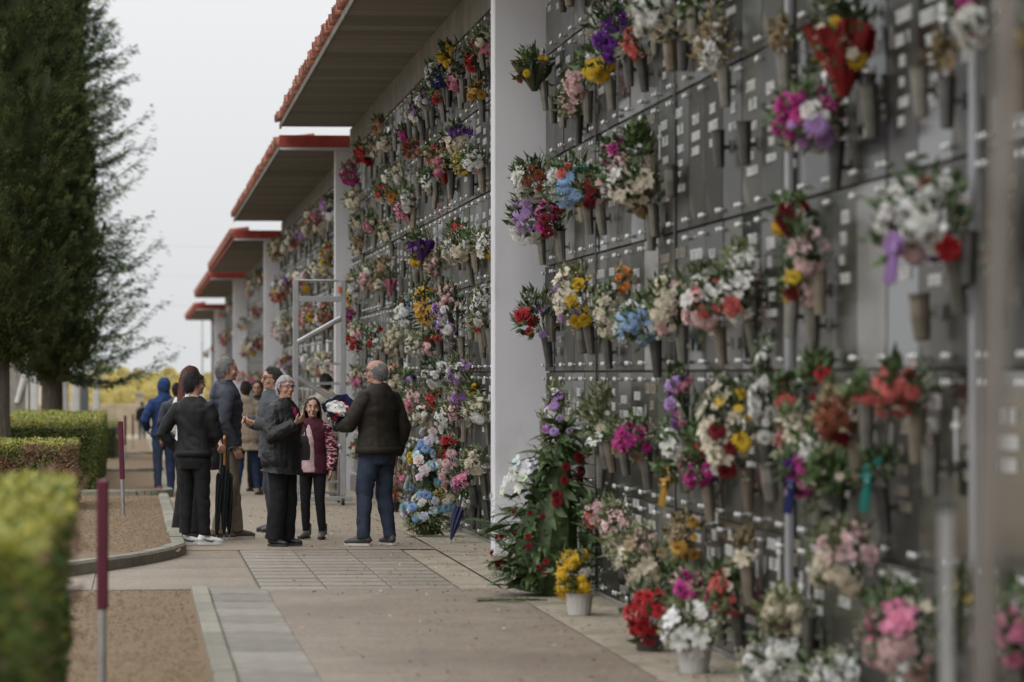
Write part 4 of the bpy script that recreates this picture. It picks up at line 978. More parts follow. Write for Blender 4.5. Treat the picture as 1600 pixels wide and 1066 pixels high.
spray(857, 800, 150, 290, 3.0, 'large leaning spray of dark leaves and deep red roses by the buttress', [('rose','darkred',16,.05,.7,PI*.9,PI*1.8,.030),('rose','red',3,.05,.6,PI*.9,PI*1.8,.026),
      ('lily','white',13,.5,.74,PI*.75,PI*1.2,.055),('carn','darkred',7,.5,.8,PI*1.5,PI*1.9,.045),('carn','lilac',5,.85,1,PI*.9,PI*1.8,.035)], M['leaf'], 290, .17, fronds=12)
spray(668, 742, 56, 130, 3.05, 'tall white and pale blue flower arrangement on the ground', [('rose','white',16,.2,1,PI*.7,PI*1.9,.055),('lily','white',5,.7,1,PI*.7,PI*1.9,.055),('mum','blue',18,.1,.9,PI*.7,PI*1.9,.05)], M['leaf'], 40, .10, lean=.1)
spray(668, 800, 70, 58, 2.90, 'low blue and white flower cushion on pale leaves', [('mum','blue',14,.3,1,PI*.7,PI*1.9,.05),('rose','white',14,.2,1,PI*.7,PI*1.9,.05)], M['leafpale'], 60, .13, lean=0)
bouquet(613, 776, 44, 26, [('carn','salmon',2),('carn','rust',.6)], ground=2, leaf='dry')
# garland leaf stem lying on the ground beside the spray
q = on_ground(790, 940)
b = MB()
for i in range(26):
    b.blade(Vector((-.18 + i*.018, rnd.gauss(0,.03), .01)), Vector((-1, rnd.gauss(0,.8), .15)), Vector((0,0,1)), rnd.uniform(.08,.15), .028, bend=.15)
b.tube([(-.2,0,.008),(.05,.01,.012),(.3,.0,.01)], .006, 5)
tag(obj('cut_leaf_stem', b.mesh('cut_leaf_stem'), M['leaf'], None, q), 'cut green leaf stem lying on the path below the rose spray', 'leaf stem')

# look-alikes in one niche: tell them apart by height
by = {}
for o in bpy.data.objects:
    if o.parent is None and o.get('category') in ('bouquet', 'vase'): by.setdefault(o['label'], []).append(o)
for lab, os_ in by.items():
    if len(os_) > 1:
        if os_[0]['category'] == 'bouquet':
            os_.sort(key=lambda o: o.get('_sz', 0)); wd = ['smallest', 'larger', 'largest'] if len(os_) == 3 else ['smaller', 'larger'] if len(os_) == 2 else ['smallest', 'small', 'larger', 'largest']
        else:
            os_.sort(key=lambda o: o.location.z); wd = {2: ['lower', 'upper'], 3: ['lowest', 'middle', 'topmost']}.get(len(os_), ['lowest', 'lower', 'upper', 'topmost'])
        for o, w_ in zip(os_, wd): o['label'] = w_ + ' ' + lab
for o in bpy.data.objects:
    if '_sz' in o: del o['_sz']
# ------------------------------------------------------------------ people
def fabric(name, col, rough=.85, var=.14, scale=14, bump=.15, bscale=160, col2=None, spec=.25):
    return mat(name, col, rough, var=var, scale=scale, bump=bump, bscale=bscale, col2=col2, spec=spec)
M['skin'] = mat('skin', (.46,.265,.185), .55, var=.08, scale=22, spec=.35)
M['skinold'] = mat('skin_old', (.44,.245,.185), .6, var=.12, scale=30, spec=.3, bump=.1)
M['eye'] = mat('eye_white', (.6,.58,.55), .3, var=.03); M['iris'] = mat('iris', (.03,.02,.015), .25, var=.1); M['lip'] = mat('lip', (.33,.10,.085), .5, var=.08); M['mouth'] = mat('open_mouth', (.06,.015,.015), .6)
M['glass'] = mat('dark_lens', (.008,.008,.009), .15, var=.1); M['frame'] = mat('spectacle_frame', (.03,.025,.022), .4)
def remesh(mb, vox, smooth=4, wr=0, wf=9, seed=0, rib=None, name='cloth'):
    me = mb.mesh('tmp'); o = bpy.data.objects.new('tmp', me); COL.objects.link(o)
    m = o.modifiers.new('r', 'REMESH'); m.mode = 'VOXEL'; m.voxel_size = vox; m.use_smooth_shade = True
    if smooth: s = o.modifiers.new('s', 'SMOOTH'); s.factor = .5; s.iterations = smooth
    dg = bpy.context.evaluated_depsgraph_get(); out = bpy.data.meshes.new_from_object(o.evaluated_get(dg)); out.name = name
    bpy.data.objects.remove(o); bpy.data.meshes.remove(me)
    if wr or rib:
        nrm = [v.normal.copy() for v in out.vertices]
        for v, n_ in zip(out.vertices, nrm):
            c = v.co; d = 0
            if wr:
                a = noise.noise((c.x * wf + seed, c.y * wf, c.z * wf * .7 + seed)); b_ = noise.noise((c.x * wf * .9 + c.z * wf * .9, c.y * wf * .9 + seed, c.z * wf * .8 - c.x * wf * .5))
                d += wr * 1.3 * (a * .6 + (abs(b_) * 2 - .5) * .8)
            if rib and rib[1] < c.z < rib[2]: d += rib[3] * (abs(math.sin(PI * c.z / rib[0])) ** .6 - .6)
            v.co = c + n_ * d
    out.polygons.foreach_set('use_smooth', [True] * len(out.polygons)); out.update(); return out
def V(*a): return Vector(a)
TORSO = [(.80,.155,.115,0),(.88,.178,.128,-.01),(.96,.172,.122,-.005),(1.06,.152,.108,0),(1.16,.155,.11,.005),(1.28,.178,.122,.005),(1.37,.184,.115,-.005),(1.43,.152,.100,-.010),(1.47,.110,.082,-.012),(1.505,.070,.066,-.012)]
def person(label, loc, head_deg, H, sp):
    S = H / 1.75; fem = sp.get('fem', 0); child = sp.get('child', 0)
    T = thing('person', label, 'person', (loc[0], loc[1], loc[2]), math.radians(head_deg), None); T.scale = (S, S, S)
    vox = sp.get('vox', .010); fat = sp.get('fat', 1.0); hb = sp.get('headscale', .94)
    lean = sp.get('lean', 0)                                 # forward shift of the shoulders
    def sh(p): p = Vector(p); k = max(0, (p.z - .9) / .6); p.y += lean * k; return p
    shw = .175 if fem else .195
    J = {}
    for sd, sx in (('L', -1), ('R', 1)):
        J['sh' + sd] = sh((sx * (shw - .010), -.012, 1.385)); J['el' + sd] = sh(sp.get('el' + sd, (sx * (shw + .055), -.05, 1.12))); J['wr' + sd] = sh(sp.get('wr' + sd, (sx * (shw + .06), .06, .88)))
        J['hip' + sd] = V(sx * .088, 0, .90); J['kn' + sd] = V(*sp.get('kn' + sd, (sx * .095, .015, .49))); J['an' + sd] = V(*sp.get('an' + sd, (sx * .10, -.03, .085)))
        J['fy' + sd] = math.radians(sp.get('fy' + sd, -sx * 10))
    # --- body (skin), one continuous surface
    b = MB(); th = .86
    b.tube([sh((0, yo, z)) for z, rx, ry, yo in TORSO], [(ry * th * (fat if z < 1.3 else 1), rx * th * (fat if z < 1.3 else 1)) for z, rx, ry, yo in TORSO], 16, up=(0,1,0))
    hc = sh((0, .018, 1.632)); ht = math.radians(sp.get('head', 0)); nod = sp.get('nod', 0)
    b.tube([sh((0, -.02, 1.42)), sh((0, -.008, 1.49)), hc + V(0, -.012, -.06)], [.062, .054, .054], 12)
    HR = Matrix.Rotation(ht, 3, 'Z') @ Matrix.Rotation(-nod, 3, 'X')
    def hp(x, y, z): return hc + HR @ (V(x, y, z) * hb)
    hd = MB()
    prof = [(-.112,.028,.026,.052),(-.105,.040,.040,.046),(-.085,.052,.060,.030),(-.055,.060,.078,.014),(-.02,.067,.089,.004),(.015,.071,.094,0),(.05,.073,.096,-.004),(.08,.066,.086,-.008),(.102,.048,.062,-.010),(.116,.022,.03,-.010)]
    for i, (z, rx, ry, yo) in enumerate(prof): pass
    hd.tube([hp(0, yo, z) for z, rx, ry, yo in prof], [(ry*hb, rx*hb) for z, rx, ry, yo in prof], 18, up=HR @ V(0,1,0))
    b.v2 = 0
    b.add(hd.v, hd.f)
    b.tube([hp(0,.090,.028), hp(0,.104,-.004), hp(0,.116,-.026), hp(0,.098,-.036)], [.011*hb,.013*hb,.018*hb,.012*hb], 8)     # nose
    b.ell(hp(0,.083,.040), (.05*hb,.016*hb,.012*hb), rot=HR); b.ell(hp(0,.083,-.062), (.026*hb,.018*hb,.016*hb), rot=HR); b.ell(hp(0,.078,-.094), (.024*hb,.018*hb,.018*hb), rot=HR)
    for sx in (-1, 1):
        b.ell(hp(.045*sx,.066,-.028), (.022*hb,.022*hb,.024*hb), rot=HR); b.ell(hp(.074*sx,-.005,-.008), (.010*hb,.022*hb,.033*hb), rot=HR)
    curl = {'L': sp.get('curlL', .5), 'R': sp.get('curlR', .5)}
    for sd, sx in (('L', -1), ('R', 1)):
        s_, e, w_ = J['sh'+sd], J['el'+sd], J['wr'+sd]
        b.tube([s_ + V(-sx*.05,0,.0), s_, s_.lerp(e,.5), e, e.lerp(w_,.35), w_], [.05,.052,.044,.037,.038,.026], 12)
        d = (w_ - e).normalized(); pn = Vector(sp.get('palm' + sd, (-sx, .2, 0))); u = d.cross(pn); u = u.normalized() if u.length > .01 else d.orthogonal(); pn = u.cross(d).normalized()
        if sp.get('thumbflip' + sd): u = -u
        pe = w_ + d * .088
        b.tube([w_ - d*.01, w_ + d*.03, w_ + d*.07, pe], [(.024,.019),(.034,.015),(.040,.014),(.037,.012)], 10, up=u)
        cu = curl[sd]
        for i, (o, ln) in enumerate(((-.030,.060),(-.010,.072),(.011,.078),(.031,.070))):
            a1 = cu * .6; a2 = cu * 1.5; q0 = pe + u * o - d * .012; d1 = d * math.cos(a1) + pn * math.sin(a1) + u * o * 2.0; d2 = d * math.cos(a2) + pn * math.sin(a2)
            q1 = q0 + d1.normalized() * ln * .55; b.tube([q0, q1, q1 + d2 * ln * .55], [.0098,.0094,.008], 7)
        tb = w_ + d * .028 + u * .026; b.tube([tb, tb + (d*.55 + u*.7 + pn*.25).normalized() * .038, tb + (d*.75 + u*.45 + pn*.45).normalized() * .075], [.014,.0115,.009], 7)
        h_, k_, a_ = J['hip'+sd], J['kn'+sd], J['an'+sd]
        b.tube([h_ + V(0,0,.03), h_.lerp(k_,.45), k_, k_.lerp(a_,.35) + V(0,-.012,0), a_], [.078,.066,.05,.046,.034], 12)
        f = V(math.sin(-J['fy'+sd]), math.cos(J['fy'+sd]), 0)
        b.tube([a_ + V(0,0,.02) - f*.03, a_ - f*.03 - V(0,0,.05), a_ + f*.10 - V(0,0,.05), a_ + f*.15 - V(0,0,.052)], [.03,.024,.02,.012], 10)
    body = obj('body', remesh(b, sp.get('bvox', .0085), 3, name='body'), M[sp.get('skin', 'skin')], T)
    # --- face
    if sp.get('face', 1):
        fs = MB(); fi = MB(); br = MB()
        for sx in (-1, 1):
            fs.ell(hp(.032*sx,.0835,.016), (.0105*hb,.0062*hb,.0048*hb), rot=HR); fi.ell(hp(.032*sx,.0875,.016), (.0056*hb,.0036*hb,.0048*hb), rot=HR)
            br.tube([hp(.014*sx,.096,.036), hp(.034*sx,.094,.042), hp(.054*sx,.079,.035)], [.0042*hb,.0048*hb,.003*hb], 6)
        obj('eyes', fs.mesh('eyes', True), M['eye'], T); obj('irises', fi.mesh('irises', True), M['iris'], T); obj('eyebrows', br.mesh('eyebrows', True), sp['hairmat'], T)
        lp = MB(); 
        if sp.get('mouthopen'):
            lp.ell(hp(0,.094,-.066), (.0125*hb,.007*hb,.012*hb), rot=HR); obj('mouth', lp.mesh('mouth', True), M['mouth'], T)
        else:
            lp.tube([hp(-.026,.090,-.062), hp(0,.102,-.060), hp(.026,.090,-.062)], [.003*hb,.0062*hb,.003*hb], 6); obj('lips', lp.mesh('lips', True), M['lip'], T)
    gl = sp.get('glasses')
    if gl:
        b = MB(); fr = MB()
        for sx in (-1, 1):
            b.ell(hp(.034*sx,.106,.014), (.026*hb,.004*hb,.019*hb), 14, 7, rot=HR)
            fr.tube([hp(.058*sx,.10,.02), hp(.078*sx,.06,.02), hp(.080*sx,-.01,.018)], .0035*hb, 6)
            if gl == 'clear': fr.tube([hp(.034*sx + .026*math.cos(t*.785), .108, .014 + .019*math.sin(t*.785)) for t in range(9)], .0022*hb, 5)
        fr.tube([hp(-.012,.11,.02), hp(.012,.11,.02)], .003*hb, 6)
        if gl == 'dark': obj('sunglass_lenses', b.mesh('lenses', True), M['glass'], T)
        obj('spectacle_frame', fr.mesh('spectacle_frame'), M['frame'], T)
    # --- hair
    st = sp.get('hair', 'short'); r = random.Random(hash(label) % 1000 if False else len(label)); hb_ = MB()
    if st not in ('none',):
        cx, cy, cz = .083, .108, .127
        def ok(d):
            x, y, z = d
            if st == 'bald': return (z < .45 and y < .35 and z > -.45) or (y < -.1 and z > -.6 and z < .75)
            if y > .30: return z > .60 - .12 * (abs(x) > .45)
            if y > -.2: return z > .05
            return z > -.55
        nphi, nth = 26, 16; vs = []; idx = {}
        for i in range(nth + 1):
            for j in range(nphi):
                t, a = PI * i / nth, 2 * PI * j / nphi; d = (math.sin(t)*math.cos(a), math.sin(t)*math.sin(a), math.cos(t))
                p = hp(d[0]*cx*.985, d[1]*cy*.985 - .008, d[2]*cz*.985 - .004); vs.append((d, p))
        cap = MB(); cap.v = [tuple(p) for _, p in vs]
        for i in range(nth):
            for j in range(nphi):
                q = [i*nphi+j, (i+1)*nphi+j, (i+1)*nphi+(j+1)%nphi, i*nphi+(j+1)%nphi]
                c_ = sum((Vector(vs[k][0]) for k in q), Vector()) / 4
                if ok(c_): cap.f.append(tuple(q)); cap.m.append(0); cap.c.append(None)
        hb_.add(cap.v, cap.f)
        nst = int(sp.get('strands', 900) * 2); ln = sp.get('hlen', .035); vol = sp.get('hvol', .006) * .6
        for i in range(nst):
            z = r.uniform(-.6, 1); a = r.uniform(0, 6.283); q = math.sqrt(1 - z*z); d = V(q*math.cos(a), q*math.sin(a), z)
            if not ok(d): continue
            p = V(d.x*cx, d.y*cy - .008, d.z*cz - .004)
            tg = V(d.x*.25, -.55 + .2*d.y, -.75) if d.y < .15 or sp.get('fringe') else V(d.x*1.2, -1, .15); tg = (tg - d * tg.dot(d)); tg = tg.normalized() if tg.length > .05 else V(0,-1,0)
            if st == 'curly':
                ang = r.uniform(0, 6.28); t2 = tg * math.cos(ang) + d.cross(tg) * math.sin(ang); rr = r.uniform(.007, .013); pts = []
                for k in range(7): pts.append(hp(*(p + d * (vol + rr * math.sin(k*.9)) + t2 * rr * (1 - math.cos(k*.9)) + tg * k * .003)))
                hb_.tube(pts, .0028*hb, 3, cap=False)
            else:
                jit = V(r.gauss(0,.2), r.gauss(0,.2), r.gauss(0,.2)); pts = [hp(*p), hp(*(p + (tg + jit*.5)*ln*.5 + d*(vol))), hp(*(p + (tg + jit)*ln - d*.0 + d*vol*.6))]
                hb_.tube(pts, [.0032*hb, .003*hb, .001*hb], 3, cap=False)
        if st == 'long':
            L_ = sp.get('long', .34)
            for i in range(420):
                a = r.uniform(PI*.98, PI*2.02) if r.random() < .75 else r.choice((r.uniform(-.25,.1), r.uniform(PI-.1, PI+.25)))
                rx_, ry_ = .088, .108; p0 = V(rx_*math.cos(a)*.8, ry_*math.sin(a)*.85 - .008, r.uniform(.05,.11)); pts = []
                zs = r.uniform(.07, .118)
                for k in range(9):
                    u = k / 8; z = zs - (L_ + zs) * u - r.uniform(0, .03) * u; rf = math.sqrt(max(.05, 1 - (max(z, 0) / .128) ** 2)); w_ = rf * (1 + (.30 * u if z < 0 else 0) + .04 * math.sin(u * 9 + i))
                    pts.append(hp(rx_*math.cos(a)*w_ + r.gauss(0,.003), ry_*math.sin(a)*w_ - .012 - .02*u, z))
                hb_.tube(pts, [.005,.007,.008,.008,.008,.007,.006,.005,.002], 4, cap=False)
        obj('hair', hb_.mesh('hair', True), sp['hairmat'], T)
    # --- clothes
    def limb_s(b, sd, sx, ex, cuff):
        s_, e, w_ = J['sh'+sd], J['el'+sd], J['wr'+sd]; wc = e.lerp(w_, cuff)
        b.tube([s_ + V(-sx*.085, 0, .02), s_ + V(-sx*.012,0,.004), s_.lerp(e,.35), s_.lerp(e,.75), e, e.lerp(wc,.4), wc], [.040+ex,.056+ex,.054+ex,.049+ex,.046+ex,.043+ex,.034+ex], 14)
    top = sp['top']; hem = top.get('hem', .82); ex = top.get('ex', .022)
    b = MB(); rings = [t for t in TORSO if t[0] > hem + .02]
    z, rx, ry, yo = min(TORSO, key=lambda t: abs(t[0] - hem)); rings = [(hem, rx * top.get('flare', 1.02), ry * top.get('flare', 1.02), yo)] + rings
    if hem < .78: rings = [(hem, .175*top.get('flare',1.02), .13*top.get('flare',1.02), -.005)] + [t for t in TORSO]
    b.tube([sh((0, yo, z)) for z, rx, ry, yo in rings], [((ry + ex) * (fat if z < 1.3 else 1), (rx + ex) * (fat if z < 1.3 else 1)) for z, rx, ry, yo in rings], 20, up=(0,1,0))
    for sd, sx in (('L', -1), ('R', 1)):
        if top.get('sleeves', 1) : limb_s(b, sd, sx, ex * .8, top.get('cuff', 1.0))
    if top.get('collar'):
        ch = top['collar']; b.tube([sh((0,-.012,1.44)), sh((0,-.010,1.475 + ch*.4)), sh((0,-.014,1.475 + ch))], [.105,.086,.082], 16)
    if top.get('hood') == 'up':
        b.ell(hp(0,-.018,.02), (.108,.128,.148), 18, 12, rot=HR); b.tube([hp(0,-.02,-.05), sh((0,-.02,1.45)), sh((0,-.02,1.40))], [.09,.10,.12], 14)
    if top.get('hood') == 'down':
        b.ell(sh((0,-.09,1.45)), (.125,.075,.085), 14, 9); b.ell(sh((0,-.02,1.47)), (.115,.10,.04), 14, 9)
    if sp.get('hoodopen'): pass
    me = remesh(b, vox, 3, top.get('wr', .007), top.get('wf', 8), len(label), top.get('rib'), 'upper_garment')
    tp = obj(top['name'], me, top['mat'], T)
    if top.get('band'):
        b = MB(); z, rx, ry, yo = rings[0]; b.tube([sh((0,yo,hem - .035)), sh((0,yo,hem + .03))], [((ry+ex+.004)*fat, (rx+ex+.004)*fat)]*2, 20, up=(0,1,0)); obj('waistband', b.mesh('waistband', True), top['mat'], tp)
    if sp.get('sleeves2'):                                   # sleeves of another cloth under a vest
        s2 = sp['sleeves2']; b = MB()
        for sd, sx in (('L', -1), ('R', 1)): limb_s(b, sd, sx, s2.get('ex', .012), s2.get('cuff', 1.0))
        obj(s2.get('name', 'sleeves'), remesh(b, vox, 3, .006, 10, 4, None, 'sleeves'), s2['mat'], T)
    if sp.get('under'):                                      # garment showing at the front opening
        u_ = sp['under']; b = MB(); ph = u_.get('hem', .9)
        b.tube([sh((0, .02, z)) for z in (ph, 1.06, 1.2, 1.32, 1.42)], [(.125*.98*fat, .085), (.125*fat,.080), (.13*fat,.085), (.13,.09), (.10,.08)], 16, up=(0,1,0)); obj(u_['name'], remesh(b, vox, 3, .003, 9, 2, None, 'under_garment'), u_['mat'], T)
    bt = sp['bottom']; ex = bt.get('ex', .018); b = MB(); fl = bt.get('flare', 0)
    b.tube([V(0,0,.78), V(0,-.01,.86), V(0,-.005,.95), V(0,0,1.03)], [(.115+ex,.15+ex),(.13+ex*.7,.178+ex*.7),(.122+ex*.5,.172+ex*.5),(.108+ex*.3,.156+ex*.3)], 18, up=(0,1,0))
    for sd, sx in (('L', -1), ('R', 1)):
        h_, k_, a_ = J['hip'+sd], J['kn'+sd], J['an'+sd]; e = a_ + V(0,-.005,-.02 if not bt.get('short') else .015)
        b.tube([h_ + V(0,0,.02), h_.lerp(k_,.3), h_.lerp(k_,.7), k_, k_.lerp(a_,.4), k_.lerp(a_,.8), e], [.088+ex,.082+ex,.070+ex,.060+ex+fl*.2,.055+ex+fl*.45,.046+ex+fl*.8,.044+ex+fl], 14)
    obj(bt['name'], remesh(b, vox, 3, bt.get('wr', .007), bt.get('wf', 7), 3 + len(label), None, 'lower_garment'), bt['mat'], T)
    so_ = sp['shoe']
    for sd in ('L', 'R'):
        a_ = J['an'+sd]; f = V(math.sin(-J['fy'+sd]), math.cos(J['fy'+sd]), 0); g = V(f.y, -f.x, 0); z0 = a_.z - .085; o0 = V(a_.x, a_.y, z0)
        b = MB(); hgt = so_.get('h', .085)
        b.tube([o0 - f*.078 + V(0,0,.045), o0 - f*.06 + V(0,0,.055), o0 + V(0,0,.055), o0 + f*.08 + V(0,0,.045), o0 + f*.15 + V(0,0,.038), o0 + f*.19 + V(0,0,.032)], [(.018,.020),(.036,.034),(.040,.038),(.036,.044),(.026,.042),(.012,.022)], 12, up=(0,0,1))
        b.tube([o0 - f*.02 + V(0,0,.05), o0 - f*.025 + V(0,0,hgt + .02)], [.044 + (.012 if hgt > .1 else 0), .041 + (.016 if hgt > .1 else 0)], 12)
        s_ = obj('shoe', remesh(b, .007, 2, 0, name='shoe'), so_['mat'], T)
        b = MB(); pts = [(-.078,.020),(-.06,.033),(0,.034),(.07,.041),(.13,.042),(.17,.030),(.188,.013)]
        ring = [o0 + f*y + g*w_ for y, w_ in pts] + [o0 + f*y - g*w_ for y, w_ in pts[::-1]]; n_ = len(ring); st_ = so_.get('sole', .022)
        b.add([p + V(0,0,.0) for p in ring] + [p + V(0,0,st_) for p in ring], [tuple(range(n_))[::-1], tuple(range(n_, 2*n_))] + [(i, (i+1)%n_, n_+(i+1)%n_, n_+i) for i in range(n_)])
        obj('sole', b.mesh('sole'), so_.get('solemat', M['rubber']), s_)
        if so_.get('swoosh'):
            b = MB()
            for sg in (-1, 1):
                b.tube([o0 + f*(.09) + g*sg*.043 + V(0,0,.045), o0 + f*.06 + g*sg*.046 + V(0,0,.034), o0 + f*.02 + g*sg*.045 + V(0,0,.042), o0 - f*.04 + g*sg*.042 + V(0,0,.066)], [(.002,.002),(.003,.008),(.003,.007),(.002,.002)], 6, up=tuple(g))
            obj('side_mark', b.mesh('side_mark'), M['rubber'], s_)
    T['_J'] = 0; del T['_J']
    Rz = Matrix.Rotation(math.radians(head_deg), 3, 'Z')
    return T, (lambda p: Vector(loc) + Rz @ (Vector(p) * S)), {k: v for k, v in J.items()}, sh, hp
hair_black = mat('black_hair', (.012,.010,.009), .5, var=.3, scale=30); hair_grey = mat('grey_hair', (.24,.24,.235), .6, var=.3, scale=40); hair_white = mat('silver_hair', (.50,.50,.52), .55, var=.2, scale=40)
hair_red = mat('burgundy_hair', (.085,.020,.018), .45, var=.35, scale=30); hair_brown = mat('brown_hair', (.030,.018,.011), .6, var=.3, scale=30)
black = fabric('black_cloth', (.012,.012,.013)); blackj = fabric('black_nylon', (.012,.012,.014), .65, spec=.25); jeans = fabric('blue_denim', (.020,.028,.050), var=.3, scale=9, col2=(.042,.054,.085))
ljeans = fabric('mid_denim', (.036,.052,.095), var=.25, scale=8, col2=(.062,.085,.14)); djeans = fabric('dark_denim', (.018,.03,.07), var=.2)
brown = fabric('brown_black_jacket', (.024,.020,.015), .7); blue = fabric('blue_fleece', (.03,.062,.165), .9); navyq = fabric('navy_padded', (.022,.026,.042), .5, spec=.4)
greycl = fabric('grey_cloth', (.065,.072,.078), .8); slate = fabric('slate_sleeve', (.04,.044,.055)); beige = fabric('beige_wool', (.25,.20,.15), .95); khaki = fabric('khaki_cotton', (.20,.165,.125))
whitec = fabric('white_cotton', (.55,.54,.52)); pinkc = fabric('pale_pink_cotton', (.50,.36,.36)); burg = fabric('burgundy_cloth', (.06,.012,.022))
shoe_dark = mat('dark_shoe', (.05,.048,.045), .6, var=.25); shoe_white = mat('white_shoe', (.66,.66,.66), .45, var=.06); shoe_brown = mat('brown_shoe', (.10,.07,.045), .7, var=.25); shoe_boot = mat('metallic_boot', (.16,.15,.14), .35, metal=.4, var=.25); shoe_black = mat('black_shoe', (.012,.012,.012), .4); shoe_red = mat('red_shoe', (.40,.06,.06), .6, var=.3); shoe_beige = mat('suede_shoe', (.24,.19,.13), .9, var=.2); shoe_blue = mat('blue_shoe', (.04,.09,.25), .6)
solew = mat('white_sole', (.5,.5,.48), .6)
# quilting relief for the black quilted jacket and camouflage for the girl's sleeves
quilt = fabric('black_quilted', (.012,.012,.014), .55, spec=.35)
t = quilt.node_tree; vo = t.nodes.new('ShaderNodeTexVoronoi'); vo.inputs['Scale'].default_value = 30; vo.feature = 'SMOOTH_F1'
tc = t.nodes.new('ShaderNodeTexCoord'); t.links.new(tc.outputs['Object'], vo.inputs['Vector'])
bp = t.nodes.new('ShaderNodeBump'); bp.inputs['Strength'].default_value = .35; bp.inputs['Distance'].default_value = .03; bp.invert = True
t.links.new(vo.outputs['Distance'], bp.inputs['Height']); t.links.new(bp.outputs[0], t.nodes['Principled BSDF'].inputs['Normal'])
camo = fabric('patterned_sleeve', (.07,.02,.03)); t = camo.node_tree; nz_ = t.nodes.new('ShaderNodeTexNoise'); nz_.inputs['Scale'].default_value = 13; nz_.inputs['Detail'].default_value = 1
tc = t.nodes.new('ShaderNodeTexCoord'); mp = t.nodes.new('ShaderNodeMapping'); mp.inputs['Scale'].default_value = (1, 1, 2.2); t.links.new(tc.outputs['Object'], mp.inputs[0]); t.links.new(mp.outputs[0], nz_.inputs['Vector'])
cr = t.nodes.new('ShaderNodeValToRGB'); cr.color_ramp.interpolation = 'CONSTANT'
for i_, (pos, cc) in enumerate(((0, (.02,.01,.015,1)), (.42, (.16,.02,.05,1)), (.52, (.55,.33,.33,1)), (.62, (.05,.015,.025,1)))):
    el = cr.color_ramp.elements[i_] if i_ < 2 else cr.color_ramp.elements.new(pos); el.position = pos; el.color = cc
t.links.new(nz_.outputs[0], cr.inputs[0]); t.links.new(cr.outputs[0], t.nodes['Principled BSDF'].inputs['Base Color'])
def foot(px, Y): p = at_y(px, 700, Y); return Vector((p.x, Y, gz(Y)))
# man with bouquet
Tm, wm, Jm, shm, hpm = person('grey-haired man in dark brown jacket and jeans holding a wrapped bouquet', foot(590, 35.0), 38, 1.76, dict(
    hair='bald', hairmat=hair_grey, head=38, skin='skinold', glasses='dark', fat=1.10, hlen=.02, vox=.009,
    top=dict(name='jacket', mat=brown, hem=.90, ex=.034, collar=.055, band=1, wr=.009, wf=7), bottom=dict(name='jeans', mat=jeans, ex=.020, wr=.010), shoe=dict(mat=shoe_dark, solemat=solew),
    elL=(-.30,.06,1.13), wrL=(-.20,.30,1.13), palmL=(1,0,.2), curlL=1.1, elR=(.28,-.06,1.10), wrR=(.27,.03,.85), anL=(-.15,.03,.085), knL=(-.13,.04,.49), anR=(.12,-.04,.085), fyL=28, fyR=-14))
# elderly woman
To, wo_, Jo, sho, hpo = person('elderly woman in black quilted jacket gesturing with one raised hand', foot(441, 35.0), -128, 1.60, dict(
    fem=1, hair='curly', hairmat=hair_white, head=-22, skin='skinold', glasses='clear', fat=1.14, strands=900, hvol=.010, vox=.009,
    top=dict(name='quilted_jacket', mat=quilt, hem=.76, ex=.040, flare=1.16, collar=.05, wr=.008, wf=9), bottom=dict(name='trousers', mat=black, ex=.022, flare=.035), shoe=dict(mat=shoe_black, h=.06),
    elR=(.30,.06,1.12), wrR=(.17,.27,1.27), palmR=(-.5,-.1,.8), curlR=.75, elL=(-.25,-.04,1.12), wrL=(-.22,.02,.90), lean=.02))
b = MB(); b.tube([sho((-.07,.075,1.43)), sho((-.01,.125,1.40)), sho((.05,.10,1.43)), sho((.06,.03,1.48))], [.022,.032,.028,.02], 8); b.tube([sho((.0,.13,1.40)), sho((-.015,.155,1.30)), sho((-.02,.16,1.22))], [.03,.03,.022], 8)
obj('scarf', remesh(b, .008, 2, .004, 14, name='scarf'), fabric('magenta_scarf', (.22,.012,.06)), To)
# boy
person('dark-haired boy in black bomber jacket and white sneakers', foot(303, 35.3), -28, 1.64, dict(
    hair='short', fringe=1, hairmat=hair_black, head=-42, glasses='clear', hlen=.045, hvol=.012, strands=1100, vox=.009,
    top=dict(name='bomber_jacket', mat=blackj, hem=.93, ex=.024, collar=.03, band=1, wr=.008), bottom=dict(name='trousers', mat=black, ex=.012, wr=.007, short=1), shoe=dict(mat=shoe_white, solemat=shoe_white, sole=.03, swoosh=1),
    elL=(-.31,-.10,1.13), wrL=(-.20,.04,.95), elR=(.23,.04,1.12), wrR=(.11,.19,1.02), anL=(-.09,-.02,.085), anR=(.10,.05,.085), fyL=-42, fyR=-48))
# red-haired woman with umbrellas
def LP(px, py, Y, loc=foot(297, 36.6), deg=-55, H=1.70):
    return tuple(Matrix.Rotation(-math.radians(deg), 3, 'Z') @ (at_y(px, py, Y) - loc) / (H / 1.75))
Tr, wr_, Jr, shr, hpr = person('woman with long burgundy hair, white top and black wide trousers', foot(297, 36.6), -55, 1.70, dict(
    fem=1, hair='long', hairmat=hair_red, head=-10, glasses='clear', hvol=.016, long=.36,
    top=dict(name='white_top', mat=whitec, hem=.90, ex=.024, cuff=.30), bottom=dict(name='wide_trousers', mat=black, ex=.022, flare=.05), shoe=dict(mat=shoe_beige),
    elR=LP(323,662,36.25), wrR=LP(343,692,35.95), palmR=(-1,0,0), curlR=1.3, elL=(-.26,0,1.12), wrL=(-.12,.22,1.0)))
